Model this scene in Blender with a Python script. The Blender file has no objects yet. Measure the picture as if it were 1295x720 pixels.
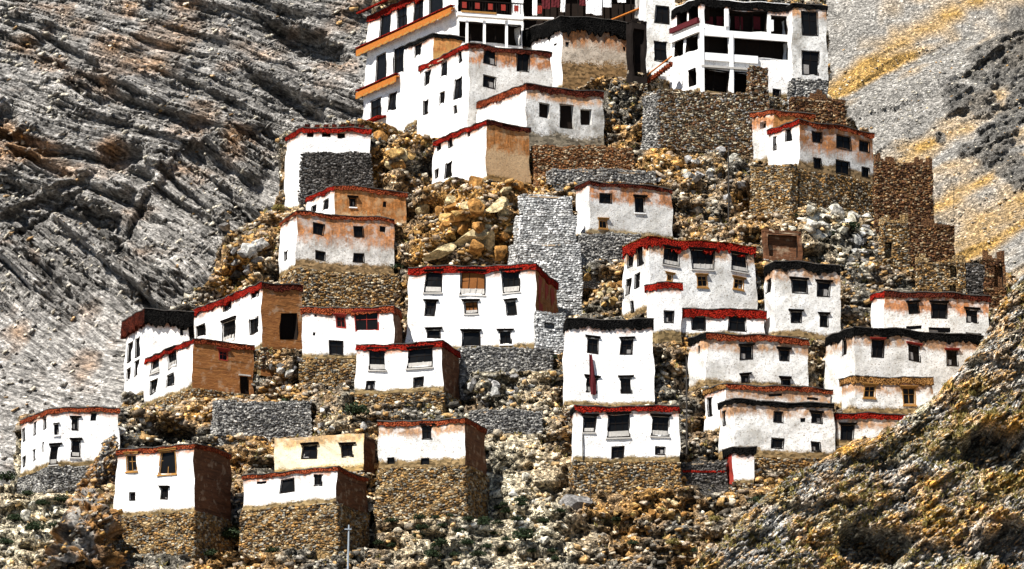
import bpy, math, random
import numpy as np
from mathutils import Vector

rng = np.random.default_rng(7)
random.seed(7)
R = math.radians
scene = bpy.context.scene
COL = scene.collection

# ------------------------------------------------------------------ camera, sky, sun, exposure
FPX, PITCH, CAMZ = 5651.0, R(12.5), 1.7
cam_d = bpy.data.cameras.new('camera')
cam = bpy.data.objects.new('camera', cam_d); COL.objects.link(cam)
cam.location = (0, 0, CAMZ); cam.rotation_euler = (R(90) + PITCH, 0, 0)
cam_d.sensor_width = 36; cam_d.lens = 36 * FPX / 1295
cam_d.clip_start = 1; cam_d.clip_end = 8000
scene.camera = cam

SUN_AZ, SUN_EL = R(221), R(54)          # compass style: 0 = +Y, clockwise
world = bpy.data.worlds.new('World'); scene.world = world; world.use_nodes = True
wn = world.node_tree.nodes; wl = world.node_tree.links
sky = wn.new('ShaderNodeTexSky'); sky.sky_type = 'NISHITA'; sky.sun_disc = False
sky.sun_elevation = SUN_EL; sky.sun_rotation = SUN_AZ; sky.altitude = 4000
wl.new(sky.outputs[0], wn['Background'].inputs[0]); wn['Background'].inputs[1].default_value = 0.05
sun_d = bpy.data.lights.new('sun', 'SUN'); sun_d.energy = 5.0; sun_d.angle = R(0.5); sun_d.color = (1, .965, .91)
sun = bpy.data.objects.new('sun', sun_d); COL.objects.link(sun)
sdir = Vector((math.sin(SUN_AZ) * math.cos(SUN_EL), math.cos(SUN_AZ) * math.cos(SUN_EL), math.sin(SUN_EL)))
sun.rotation_euler = sdir.to_track_quat('Z', 'Y').to_euler(); sun.location = (-100, 0, 300)
vs = scene.view_settings
vs.view_transform = 'Standard'; vs.look = 'None'; vs.gamma = 1; vs.exposure = 1.2; vs.use_curve_mapping = False

# ------------------------------------------------------------------ pixel rays
CP, SP = math.cos(PITCH), math.sin(PITCH)
def ray(u, v):
    a, b = (u - 647.5) / FPX, -(v - 360) / FPX
    return np.array([a, CP - b * SP, SP + b * CP])
def at_depth(u, v, y):
    d = ray(u, v); t = y / d[1]
    return np.array([d[0] * t, y, CAMZ + d[2] * t])
def pix(x, y, z):
    z = z - CAMZ
    w = y * CP + z * SP
    return 647.5 + FPX * x / w, 360 - FPX * (-y * SP + z * CP) / w

# ------------------------------------------------------------------ numpy noise
def _h(*ii):
    h = np.zeros_like(ii[0], dtype=np.uint32)
    for k, i in enumerate(ii):
        h = (h ^ (i.astype(np.int64).astype(np.uint32) * np.uint32([0x9E3779B1, 0x85EBCA77, 0xC2B2AE3D][k]))) * np.uint32(0x27D4EB2F)
        h ^= h >> np.uint32(15)
    h = h * np.uint32(0x2C1B3C6D); h ^= h >> np.uint32(12)
    return h.astype(np.float64) / 4294967295.0 * 2 - 1
def vn(x, y, z=None):
    x = np.asarray(x, float); y = np.asarray(y, float)
    xi, yi = np.floor(x), np.floor(y); fx, fy = x - xi, y - yi
    fx = fx * fx * fx * (fx * (fx * 6 - 15) + 10); fy = fy * fy * fy * (fy * (fy * 6 - 15) + 10)
    a = _h(xi, yi); b = _h(xi + 1, yi); c = _h(xi, yi + 1); d = _h(xi + 1, yi + 1)
    return (a + (b - a) * fx) * (1 - fy) + (c + (d - c) * fx) * fy
def fbm(x, y, o=4, seed=0.0, gain=.5):
    s = 0; a = 1; n = 0
    for k in range(o):
        s = s + a * vn(x + seed * 17.3 + k * 31.7, y - seed * 9.1 + k * 11.3); n += a
        a *= gain; x = x * 2.03; y = y * 2.03
    return s / n
def ridged(x, y, o=4, seed=0.0):
    s = 0; a = 1; n = 0
    for k in range(o):
        s = s + a * (1 - np.abs(vn(x + seed * 13.7 + k * 3.1, y + seed * 5.3)) * 2); n += a
        a *= .5; x = x * 2.1; y = y * 2.1
    return s / n
def blocks(x, y, seed=0, tilt=.9):
    """angular blocks: jittered cells, each with its own step and its own tilted face; second value is the gap between cells"""
    xi, yi = np.floor(x), np.floor(y); best = np.full(x.shape, 9.); sec = np.full(x.shape, 9.); off = np.zeros(x.shape)
    for i in (-1, 0, 1):
        for j in (-1, 0, 1):
            a, b = xi + i, yi + j; cx = a + .5 + .42 * _h(a + seed, b); cy = b + .5 + .42 * _h(a, b + seed + 7)
            dx, dy = x - cx, y - cy; d = np.abs(dx) * .8 + np.abs(dy) + .3 * np.hypot(dx, dy)
            o = _h(a + 3, b + seed) + tilt * (_h(a + seed + 11, b) * dx + _h(a, b + seed + 19) * dy)
            m = d < best; sec = np.where(m, best, np.minimum(sec, d)); off = np.where(m, o, off); best = np.where(m, d, best)
    return off, sec - best
def sst(a, b, x):
    t = np.clip((x - a) / (b - a), 0, 1); return t * t * (3 - 2 * t)

# ------------------------------------------------------------------ materials
MAT = {}
class NT:
    def __init__(s, name, rough=.92, spec=.15):
        s.m = bpy.data.materials.new(name); s.m.use_nodes = True; MAT[name] = s.m
        s.n = s.m.node_tree.nodes; s.l = s.m.node_tree.links
        s.b = s.n['Principled BSDF']; s.b.inputs['Roughness'].default_value = rough
        s.b.inputs['Specular IOR Level'].default_value = spec
        s.pos = s.n.new('ShaderNodeNewGeometry').outputs['Position']
    def new(s, t, **k):
        n = s.n.new(t)
        for a, v in k.items(): setattr(n, a, v)
        return n
    def put(s, sock, v):
        if hasattr(v, 'is_output') or isinstance(v, bpy.types.NodeSocket): s.l.new(v, sock)
        else: sock.default_value = v
    def scale(s, v, sc):
        n = s.new('ShaderNodeVectorMath', operation='MULTIPLY'); s.put(n.inputs[0], v); n.inputs[1].default_value = sc; return n.outputs[0]
    def noise(s, sc=1.0, det=4, vec=None, rough=.6, dist=0):
        n = s.new('ShaderNodeTexNoise'); s.put(n.inputs['Vector'], vec or s.pos); n.inputs['Scale'].default_value = sc
        n.inputs['Detail'].default_value = det; n.inputs['Roughness'].default_value = rough; n.inputs['Distortion'].default_value = dist
        return n.outputs['Fac']
    def vor(s, sc, vec=None, feature='F1'):
        n = s.new('ShaderNodeTexVoronoi', feature=feature); s.put(n.inputs['Vector'], vec or s.pos); n.inputs['Scale'].default_value = sc
        return n
    def math(s, op, a, b=0.0, c=0.0, clamp=False):
        n = s.new('ShaderNodeMath', operation=op, use_clamp=clamp)
        s.put(n.inputs[0], a); s.put(n.inputs[1], b); s.put(n.inputs[2], c); return n.outputs[0]
    def ramp(s, f, *st, interp='LINEAR'):
        n = s.new('ShaderNodeValToRGB'); s.put(n.inputs[0], f); cr = n.color_ramp; cr.interpolation = interp
        while len(cr.elements) < len(st): cr.elements.new(.5)
        for e, (p, c) in zip(cr.elements, st):
            e.position = p; e.color = (c if len(c) == 4 else (*c, 1)) if not isinstance(c, (int, float)) else (c, c, c, 1)
        return n.outputs[0]
    def mix(s, f, a, b, mode='MIX'):
        n = s.new('ShaderNodeMix', data_type='RGBA', blend_type=mode)
        s.put(n.inputs['Factor'], f)
        for k, v in (('A', a), ('B', b)):
            sk = [i for i in n.inputs if i.name == k and i.type == 'RGBA'][0]
            s.put(sk, v if not isinstance(v, tuple) else (*v, 1) if len(v) == 3 else v)
        return [o for o in n.outputs if o.type == 'RGBA'][0]
    def attr(s, name, out='Fac'):
        n = s.new('ShaderNodeAttribute', attribute_name=name); return n.outputs[out]
    def bump(s, h, dist=.05, st=1.0, prev=None):
        n = s.new('ShaderNodeBump'); s.put(n.inputs['Height'], h); n.inputs['Distance'].default_value = dist; n.inputs['Strength'].default_value = st
        if prev is not None: s.l.new(prev, n.inputs['Normal'])
        return n.outputs[0]
    def done(s, col, nrm=None):
        s.put(s.b.inputs['Base Color'], col if not isinstance(col, tuple) else (*col, 1))
        if nrm is not None: s.l.new(nrm, s.b.inputs['Normal'])
        return s.m

def plaster(name, base, stain, s_len, s_amt, worn, w_len, dirt=.25, soft=.5):
    """lime-washed mud plaster: runs of stain coming down from the roof edge, wear rising from the foot."""
    t = NT(name, .95, .05)
    streak = t.noise(1.0, 5, t.scale(t.pos, (3.4, 3.4, .16)), .7)
    run = t.noise(1.0, 5, t.scale(t.pos, (2.6, 2.6, .7)), .75)
    fine = t.noise(3.0, 6, rough=.8); fleck = t.noise(5.5, 3, t.scale(t.pos, (1, 1, 1.3)), .7); big = t.noise(.4, 4, rough=.65)
    hd, hb = t.attr('from_top'), t.attr('from_base')
    c = t.mix(t.math('MULTIPLY', t.ramp(big, (.42, 0), (.7, 1)), min(1, dirt * 1.6)), tuple(base), tuple(x * (1 - dirt) * k for x, k in zip(base, (.98, .93, .84))))
    c = t.mix(t.math('MULTIPLY', t.ramp(fine, (.5, 0), (.68, 1)), min(1, .35 + dirt)), c, tuple(x * (1 - dirt) * .9 for x in base))
    # chips through the limewash and water runs
    c = t.mix(t.math('MULTIPLY', t.ramp(fleck, (.585, 0), (.65, 1)), min(1, .5 + dirt)), c, (.17, .13, .09))
    c = t.mix(t.math('MULTIPLY', t.ramp(run, (.60, 0), (.70, 1)), min(.85, .3 + dirt * .8)), c, tuple(.45 * x + .1 * y for x, y in zip(stain, base)))
    lim = t.math('MULTIPLY', t.math('ADD', t.math('MULTIPLY', streak, 1.3), t.math('ADD', t.math('MULTIPLY', fleck, 1.0), t.math('MULTIPLY', big, 1.3))), s_len * .55)
    f = t.math('SUBTRACT', lim, hd); f = t.math('DIVIDE', f, soft, clamp=True)
    f = t.math('MULTIPLY', f, t.math('MULTIPLY', t.ramp(t.noise(.9, 3), (.36, .35), (.52, 1)), s_amt))
    st2 = t.mix(t.ramp(streak, (.35, 0), (.65, 1)), tuple(x * .6 for x in stain), tuple(min(1, x * 1.5 + .02) for x in stain))
    st2 = t.mix(t.math('MULTIPLY', t.ramp(fleck, (.55, 0), (.64, 1)), .4), st2, tuple(.5 * x for x in base))
    st2 = t.mix(1.0, st2, t.ramp(fine, (.36, .45), (.5, .9), (.64, 1.5)), 'MULTIPLY')
    c = t.mix(f, c, st2)
    lim = t.math('MULTIPLY', t.math('ADD', t.math('MULTIPLY', big, 1.6), t.math('MULTIPLY', fleck, 1.2)), w_len * .75)
    f = t.math('DIVIDE', t.math('SUBTRACT', lim, hb), .3, clamp=True)
    wv = t.vor(2.8, t.scale(t.pos, (1, 1, 1.7)))
    wc = t.mix(t.ramp(wv.outputs['Color'], (.2, 0), (.8, 1)), tuple(worn), tuple(x * .3 for x in worn))
    c = t.mix(f, c, wc)
    n = t.bump(fine, .06, .7); n = t.bump(streak, .05, .4, n); n = t.bump(fleck, .05, .5, n)
    return t.done(c, n)
WHITE = (.80, .79, .77)
OCH = (.40, .19, .05); RED = (.33, .03, .015)
plaster('white_plaster', WHITE, (.25, .09, .028), .75, .9, (.27, .19, .09), .7, .3)
plaster('white_dusty_plaster', (.72, .71, .68), (.28, .13, .042), 1.4, .9, (.28, .19, .09), 1.0, .5)
plaster('white_stained_plaster', (.66, .65, .62), (.33, .12, .03), 2.0, .95, (.36, .27, .15), .8, .5)
plaster('rusty_plaster', (.66, .64, .60), (.33, .12, .024), 3.5, .93, (.30, .2, .1), 1.2, .65, 1.3)
plaster('grey_stained_plaster', (.62, .61, .58), (.36, .17, .06), 1.3, .9, (.25, .21, .15), 2.2, .7)
plaster('brown_plaster', (.48, .41, .33), (.25, .10, .03), 2.4, .95, (.24, .15, .07), 3.6, .7, 1.0)
plaster('yellow_plaster', (.70, .62, .44), (.38, .2, .06), 1.2, .8, (.45, .3, .12), .9, .25)
plaster('ochre_plaster', (.50, .29, .10), (.36, .13, .035), 2.0, .8, (.33, .2, .08), 1.2, .4)
plaster('orange_plaster', (.50, .34, .19), (.32, .115, .022), 3.2, .9, (.33, .2, .08), .9, .4)

def masonry(name, c1, c2, c3, sc=2.6, flat=1.9, mort=.35, rel=.12):
    t = NT(name)
    v = t.scale(t.pos, (1, 1, flat))
    cell = t.vor(sc, v); edge = t.vor(sc, v, 'DISTANCE_TO_EDGE')
    e = t.ramp(edge.outputs['Distance'], (.0, 0), (.16, 1))
    sep = t.new('ShaderNodeSeparateColor'); t.l.new(cell.outputs['Color'], sep.inputs[0])
    c = t.ramp(sep.outputs[0], (0, c1), (.5, c2), (1, c3))
    c = t.mix(t.ramp(t.noise(.5, 4), (.4, 0), (.65, 1)), c, tuple(x * .8 for x in c2))
    fine = t.noise(6, 4)
    c = t.mix(t.ramp(fine, (.45, 0), (.75, 1)), c, t.mix(1.0, c, (1.5, 1.5, 1.45), 'MULTIPLY'))
    c = t.mix(e, tuple(x * mort for x in c2), c)
    n = t.bump(e, rel, 1.0); n = t.bump(sep.outputs[1], rel * .6, .7, n); n = t.bump(fine, .05, .6, n)
    return t.done(c, n)
masonry('ochre_stone', (.17, .10, .04), (.28, .18, .075), (.50, .42, .28), 2.3)
masonry('grey_stone', (.16, .155, .15), (.24, .23, .21), (.46, .44, .40))
masonry('dark_stone', (.05, .045, .04), (.09, .08, .07), (.2, .19, .17), 2.4)
masonry('brown_stone', (.10, .045, .02), (.15, .07, .03), (.26, .14, .06), 2.6, 3.2)
masonry('red_stone', (.20, .08, .03), (.24, .12, .05), (.34, .24, .14))
masonry('mixed_stone', (.07, .05, .035), (.16, .10, .05), (.42, .34, .22))
masonry('pale_block', (.14, .14, .14), (.20, .20, .195), (.27, .27, .265), 2.6, 2.2, .6, .05)

def brick(name, a, b):
    t = NT(name)
    v = t.scale(t.pos, (1.2, 1.2, 6.0)); cell = t.vor(1.3, v)
    sep = t.new('ShaderNodeSeparateColor'); t.l.new(cell.outputs['Color'], sep.inputs[0])
    c = t.mix(sep.outputs[0], a, b)
    ln = t.noise(1, 3, t.scale(t.pos, (.25, .25, 3.5)))
    c = t.mix(t.ramp(ln, (.56, 0), (.66, .8)), c, tuple(x * .3 for x in a))
    c = t.mix(t.ramp(t.noise(1.2, 5), (.55, 0), (.7, .5)), c, (.4, .3, .2))
    return t.done(c, t.bump(t.noise(3, 4, t.scale(t.pos, (1, 1, 3))), .06, .8))
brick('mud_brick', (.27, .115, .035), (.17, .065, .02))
brick('brown_and_shaded_brick', (.12, .05, .022), (.07, .03, .014))  # dark brown brick; shade of unlit side walls is put into its tone

def twig(name, a, b):
    t = NT(name, .95, .03)
    n = t.noise(1, 3, t.scale(t.pos, (8, 8, 3.0))); d = t.noise(.8, 4); v = t.vor(7.0)
    c = t.mix(t.ramp(n, (.4, 0), (.65, 1)), a, b)
    c = t.mix(t.ramp(d, (.48, 0), (.66, .8)), c, tuple(x * .3 for x in a))
    c = t.mix(t.ramp(v.outputs['Distance'], (.45, 0), (.7, .85)), c, tuple(x * .12 for x in a))
    return t.done(c, t.bump(v.outputs['Distance'], .12, 1, t.bump(n, .1, 1)))
twig('red_brushwood', (.20, .010, .006), (.36, .022, .010))
twig('rust_brushwood', (.17, .028, .012), (.34, .085, .03))
twig('dark_red_brushwood', (.05, .012, .008), (.13, .025, .012))
twig('black_brushwood', (.003, .003, .003), (.012, .011, .010))
twig('ochre_brushwood', (.20, .09, .025), (.38, .20, .07))
def plain(name, c, rough=.8, var=.25, sc=4.0, spec=.2, bump=.02):
    t = NT(name, rough, spec); n = t.noise(sc, 4)
    return t.done(t.mix(t.ramp(n, (.35, 0), (.7, 1)), tuple(c), tuple(min(1, x * (1 + var)) for x in c)), t.bump(n, bump, .6))
plain('dark_wood', (.008, .006, .005), .9, .5, 4, .05); plain('red_wood', (.20, .02, .012)); plain('ochre_wood', (.24, .12, .03), .9, .4)
plain('grey_wood', (.35, .33, .30)); plain('white_paint', (.78, .77, .75), .7, .05)
plain('orange_board', (.27, .085, .012), .9, .6, 5); plain('mud_roof', (.30, .22, .14)); plain('coping', (.30, .27, .23), .9, .6, 3)
plain('dark_coping', (.05, .045, .04), .9, .6, 3)
plain('dark_glass', (.004, .004, .004), .3, .2, 2, .12, 0); plain('interior', (.014, .010, .008), .95, .2, 4, .03)
plain('curtain', (.13, .045, .008), .8, .5, 9); plain('red_cloth', (.055, .005, .007), .9, .5, 6); plain('steel', (.24, .27, .30), .45, .1)
plain('white_cloth', (.8, .8, .8)); plain('faded_cloth', (.16, .15, .14), .9, .6, 6); plain('dark_pole', (.03, .026, .022))

def rock(name, kind):
    t = NT(name, .95, .1)
    col = t.attr('tint', 'Color')
    fine = t.noise(1.6, 7, rough=.78); mid = t.noise(.45, 4)
    v = t.vor(3.2); pb = t.vor(1.5)
    k = t.ramp(fine, (.32, .14), (.5, .85), (.66, 2.1))
    c = t.mix(1.0, col, k, 'MULTIPLY')
    if kind == 'soil':
        ed = t.vor(2.4, None, 'DISTANCE_TO_EDGE'); pe = t.ramp(v.outputs['Color'], (.1, .12), (.45, .7), (.75, 1.6), (.95, 3.0))
        c = t.mix(.9, c, t.mix(1.0, c, pe, 'MULTIPLY'))
        n = t.bump(v.outputs['Distance'], .5, 1); n = t.bump(pb.outputs['Distance'], .8, 1, n); n = t.bump(fine, .5, 1, n)
    elif kind == 'slope':
        jt = t.new('ShaderNodeAttribute', attribute_name='bed').outputs['Vector']; lay = t.noise(1, 4, jt, .7)
        sv = t.vor(4.2); pe = t.ramp(sv.outputs['Color'], (.1, .14), (.45, .75), (.75, 1.5), (.95, 2.6))
        c = t.mix(.85, c, t.mix(1.0, c, pe, 'MULTIPLY')); c = t.mix(1.0, c, t.ramp(lay, (.36, .35), (.5, 1.0), (.62, 1.7)), 'MULTIPLY')
        n = t.bump(sv.outputs['Distance'], .4, 1); n = t.bump(lay, .5, .8, n); n = t.bump(fine, .35, 1, n)
    elif kind == 'scree':
        c = t.mix(.85, c, t.mix(1.0, c, t.ramp(v.outputs['Color'], (0, .35), (.5, .9), (1, 2.0)), 'MULTIPLY'))
        n = t.bump(v.outputs['Distance'], .3, 1); n = t.bump(fine, .4, 1, n)
    elif kind == 'rock':
        jt = t.new('ShaderNodeAttribute', attribute_name='bed').outputs['Vector']
        lay = t.noise(1, 5, jt, .75); crk = t.vor(1.2, jt, 'DISTANCE_TO_EDGE')
        c = t.mix(1.0, c, t.ramp(lay, (.34, .16), (.5, 1.0), (.66, 2.0)), 'MULTIPLY')
        n = t.bump(lay, .9, 1); n = t.bump(fine, .45, 1, n); n = t.bump(t.ramp(crk.outputs['Distance'], (0, 0), (.12, 1)), .3, .8, n)
    else:
        n = t.bump(fine, .35, 1); n = t.bump(t.noise(5, 4), .08, .9, n)
    return t.done(c, n)
rock('hill_soil', 'soil'); rock('scree_stone', 'scree'); rock('slope_rock', 'slope'); rock('cliff_rock', 'rock'); rock('loose_rock', 'loose')
def leaf(name, a, b):
    t = NT(name, .8, .2); return t.done(t.mix(t.noise(3, 3), a, b))
leaf('shrub_green', (.006, .014, .004), (.02, .032, .009)); leaf('shrub_dry', (.10, .085, .02), (.22, .17, .05))

# ------------------------------------------------------------------ mesh helpers
def link(name, me, mat=None, parent=None):
    o = bpy.data.objects.new(name, me); COL.objects.link(o)
    if mat is not None and me is not None and not me.materials: me.materials.append(MAT[mat] if isinstance(mat, str) else mat)
    if parent is not None: o.parent = parent
    return o
def tag(o, label=None, cat=None, group=None, kind=None):
    for k, v in (('label', label), ('category', cat), ('group', group), ('kind', kind)):
        if v: o[k] = v
    return o
class MB:
    def __init__(s): s.v = []; s.f = []; s.mi = []
    def quad(s, a, b, c, d, mi=0):
        n = len(s.v); s.v += [tuple(a), tuple(b), tuple(c), tuple(d)]; s.f.append((n, n + 1, n + 2, n + 3)); s.mi.append(mi)
    def hexa(s, p, mi=0):            # 8 points: bottom 4, top 4
        n = len(s.v); s.v += [tuple(q) for q in p]
        for f in ((3, 2, 1, 0), (4, 5, 6, 7), (0, 1, 5, 4), (1, 2, 6, 5), (2, 3, 7, 6), (3, 0, 4, 7)):
            s.f.append(tuple(n + i for i in f)); s.mi.append(mi)
    def tube(s, a, b, ra, rb, k=8):
        a, b = Vector(a), Vector(b); d = (b - a).normalized(); x = d.orthogonal().normalized(); y = d.cross(x); n = len(s.v)
        for c, r in ((a, ra), (b, rb)):
            for i in range(k):
                t = 2 * math.pi * i / k; s.v.append(tuple(c + x * (r * math.cos(t)) + y * (r * math.sin(t))))
        for i in range(k):
            j = (i + 1) % k; s.f.append((n + i, n + j, n + k + j, n + k + i)); s.mi.append(0)
        s.f.append(tuple(n + k + i for i in range(k))); s.mi.append(0)
    def build(s, name, mat, parent=None, warp=None):
        me = bpy.data.meshes.new(name)
        v = [warp(p) for p in s.v] if warp else s.v
        me.from_pydata(v, [], s.f); me.update()
        ms = mat if isinstance(mat, (list, tuple)) else [mat]
        for m in ms: me.materials.append(MAT[m])
        if len(ms) > 1: me.polygons.foreach_set('material_index', s.mi)
        return link(name, me, None, parent)
def grid_mesh(name, P, tint=None, mat=None):
    ny, nx = P.shape[:2]
    me = bpy.data.meshes.new(name)
    idx = np.arange(nx * ny).reshape(ny, nx)
    q = np.stack([idx[:-1, :-1], idx[:-1, 1:], idx[1:, 1:], idx[1:, :-1]], -1).reshape(-1, 4)
    fast_mesh(me, P.reshape(-1, 3), q)
    if tint is not None: set_tint(me, tint.reshape(-1, 3))
    me.materials.append(MAT[mat])
    return me
def fast_mesh(me, V, F):
    me.vertices.add(len(V)); me.vertices.foreach_set('co', np.ascontiguousarray(V, np.float32).ravel())
    k = F.shape[1]
    me.loops.add(F.size); me.loops.foreach_set('vertex_index', np.ascontiguousarray(F, np.int32).ravel())
    me.polygons.add(len(F)); me.polygons.foreach_set('loop_start', np.arange(0, F.size, k, dtype=np.int32))
    me.polygons.foreach_set('loop_total', np.full(len(F), k, np.int32))
    me.update(calc_edges=True); me.validate()
def set_vec(me, name, T):
    a = me.attributes.new(name, 'FLOAT_VECTOR', 'POINT'); a.data.foreach_set('vector', np.ascontiguousarray(T.reshape(-1, 3), np.float32).ravel())
def set_tint(me, T):
    a = me.color_attributes.new('tint', 'FLOAT_COLOR', 'POINT')
    a.data.foreach_set('color', np.concatenate([np.clip(T, 0, 1), np.ones((len(T), 1))], 1).astype(np.float32).ravel())

# ------------------------------------------------------------------ the village hill, as depth over (x, z)
def y0(z): return 440 + (z - 69) / 1.02
def on_hill(u, v, extra=0.0):
    d = ray(u, v); lo, hi = 300., 900.
    for _ in range(50):
        m = (lo + hi) / 2; z = CAMZ + d[2] / d[1] * m
        if m > y0(z) + extra: hi = m
        else: lo = m
    y = (lo + hi) / 2; return d[0] / d[1] * y, y, CAMZ + d[2] / d[1] * y
LEFT = [(478, -120), (474, 0), (472, 100), (464, 158), (356, 168), (350, 262), (300, 290), (276, 310), (262, 352), (240, 366), (205, 388), (160, 425), (156, 492), (140, 512), (24, 522), (18, 600), (-15, 612), (-60, 640), (-140, 740)]
RIGHT = [(1042, -120), (1043, 0), (1046, 118), (1066, 126), (1070, 150), (1104, 168), (1106, 205), (1176, 214), (1180, 283), (1203, 290), (1207, 325), (1266, 332), (1270, 345), (1330, 360), (1400, 740)]
def sil(L):
    p = np.array([[on_hill(u, v, 8)[0], on_hill(u, v, 8)[2]] for u, v in L]); p = p[np.argsort(p[:, 1])]; return p
SL, SR = sil(LEFT), sil(RIGHT)
HX = np.concatenate([np.linspace(-110, -66, 45)[:-1], np.arange(-66, 66, .32), np.linspace(66, 110, 45)])
HZ = np.concatenate([np.linspace(-3, 60, 60)[:-1], np.arange(60, 176, .32)])
X, Z = np.meshgrid(HX, HZ)
xl = np.interp(Z, SL[:, 1], SL[:, 0]); xr = np.interp(Z, SR[:, 1], SR[:, 0])
xm, hw = (xl + xr) / 2, (xr - xl) / 2
q = (X - xm) / hw
G = y0(Z) + 8 * np.clip(np.abs(q), 0, 1) ** 2.5
out = np.maximum(xl - X, X - xr); out += .8 * fbm(X / 3, Z / 3, 3, 77)
G += np.clip(out, 0, 6) * 26
G += 1.5 * fbm(X / 16, Z / 12, 3, 1) - .9 * ridged(X / 7, Z / 5.5, 3, 2)
# ledges: horizontal steps so that slope reads as terraces and loose rock bands
ST = 3.1; zz = Z + 1.1 * fbm(X / 12, Z / 9, 3, 4)
G += (sst(.55, 1, (zz / ST) % 1) - (zz / ST) % 1) * ST * .45
# knobbly outcrops (pixel centre, radius px, metres they stand out)
UU, VV = pix(X, G, Z)
UB, VB_ = UU, VV
OUTC = [(590, 280, 62, 5.0), (625, 250, 40, 3.0), (135, 640, 38, 5.0), (310, 328, 45, 4.0), (514, 140, 26, 4.0), (1030, 290, 55, 2.5), (830, 165, 40, 2.5), (905, 185, 40, 2.0),
        (720, 645, 45, 2.5), (125, 560, 28, 4.0), (690, 60, 20, 0), (560, 225, 30, 3.5), (1100, 325, 30, 2.0)]
for (u, v, r, a) in OUTC:
    d2 = ((UU - u) ** 2 + (VV - v) ** 2) / r ** 2
    k = np.exp(-d2 * 1.3); rr = ridged(X / 3.2, Z / 2.6, 3, u * .01)
    G -= a * k * (.35 + .75 * rr)

def g_at(x, z):
    i = np.clip(np.searchsorted(HX, x) - 1, 0, len(HX) - 2); j = np.clip(np.searchsorted(HZ, z) - 1, 0, len(HZ) - 2)
    a = (x - HX[i]) / (HX[i + 1] - HX[i]); b = (z - HZ[j]) / (HZ[j + 1] - HZ[j])
    return (G[j, i] * (1 - a) + G[j, i + 1] * a) * (1 - b) + (G[j + 1, i] * (1 - a) + G[j + 1, i + 1] * a) * b
YS = np.arange(395, 640, .2)
def hit(u, v):
    d = ray(u, v); x = d[0] / d[1] * YS; z = CAMZ + d[2] / d[1] * YS
    g = g_at(x, z); k = np.argmax(g <= YS)
    if not (g <= YS).any(): k = len(YS) // 2
    return np.array([x[k], YS[k], z[k]])
def carve(poly, zb, ret=.3):
    """cut a ledge into the hill behind a footprint [P, R, B, L]"""
    P, Rr, B, L = poly
    xs = np.array([L[0], B[0], Rr[0]]); ys = np.array([L[1], B[1], Rr[1]])
    o = np.argsort(xs); xs, ys = xs[o], ys[o]
    yb = np.interp(HX, xs, ys) - 1.4 * np.maximum(0, np.maximum(xs[0] - .3 - HX, HX - xs[-1] - .3)) + ret
    yb[(HX < xs[0] - 9) | (HX > xs[-1] + 9)] = -1e9
    m = HZ >= zb
    G[m] = np.maximum(G[m], yb[None, :])

# ------------------------------------------------------------------ houses
def face_map(O, D, N):
    def f(u, v):
        d = ray(u, v); c = np.array([0, 0, CAMZ]); t = ((O - c) @ N) / (d @ N); p = c + d * t
        return (p - O) @ D, p[2]
    return f
STONEPAL = {'ochre_stone': [(.26, .15, .055), (.17, .10, .045), (.44, .36, .24), (.08, .055, .035), (.34, .19, .065), (.24, .22, .18)], 'grey_stone': [(.16, .155, .15), (.26, .25, .23), (.44, .42, .38), (.09, .085, .08)],
            'dark_stone': [(.04, .036, .032), (.07, .062, .055), (.16, .15, .14), (.10, .09, .08)], 'brown_stone': [(.09, .04, .018), (.14, .065, .028), (.22, .12, .05), (.06, .03, .018), (.3, .22, .13)],
            'red_stone': [(.18, .07, .025), (.24, .12, .05), (.12, .06, .03), (.36, .28, .18)], 'mixed_stone': [(.08, .06, .04), (.18, .11, .05), (.42, .36, .25), (.26, .25, .23), (.12, .06, .03)],
            'pale_block': [(.46, .46, .45), (.52, .52, .50), (.58, .57, .55), (.36, .36, .35)]}
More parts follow.
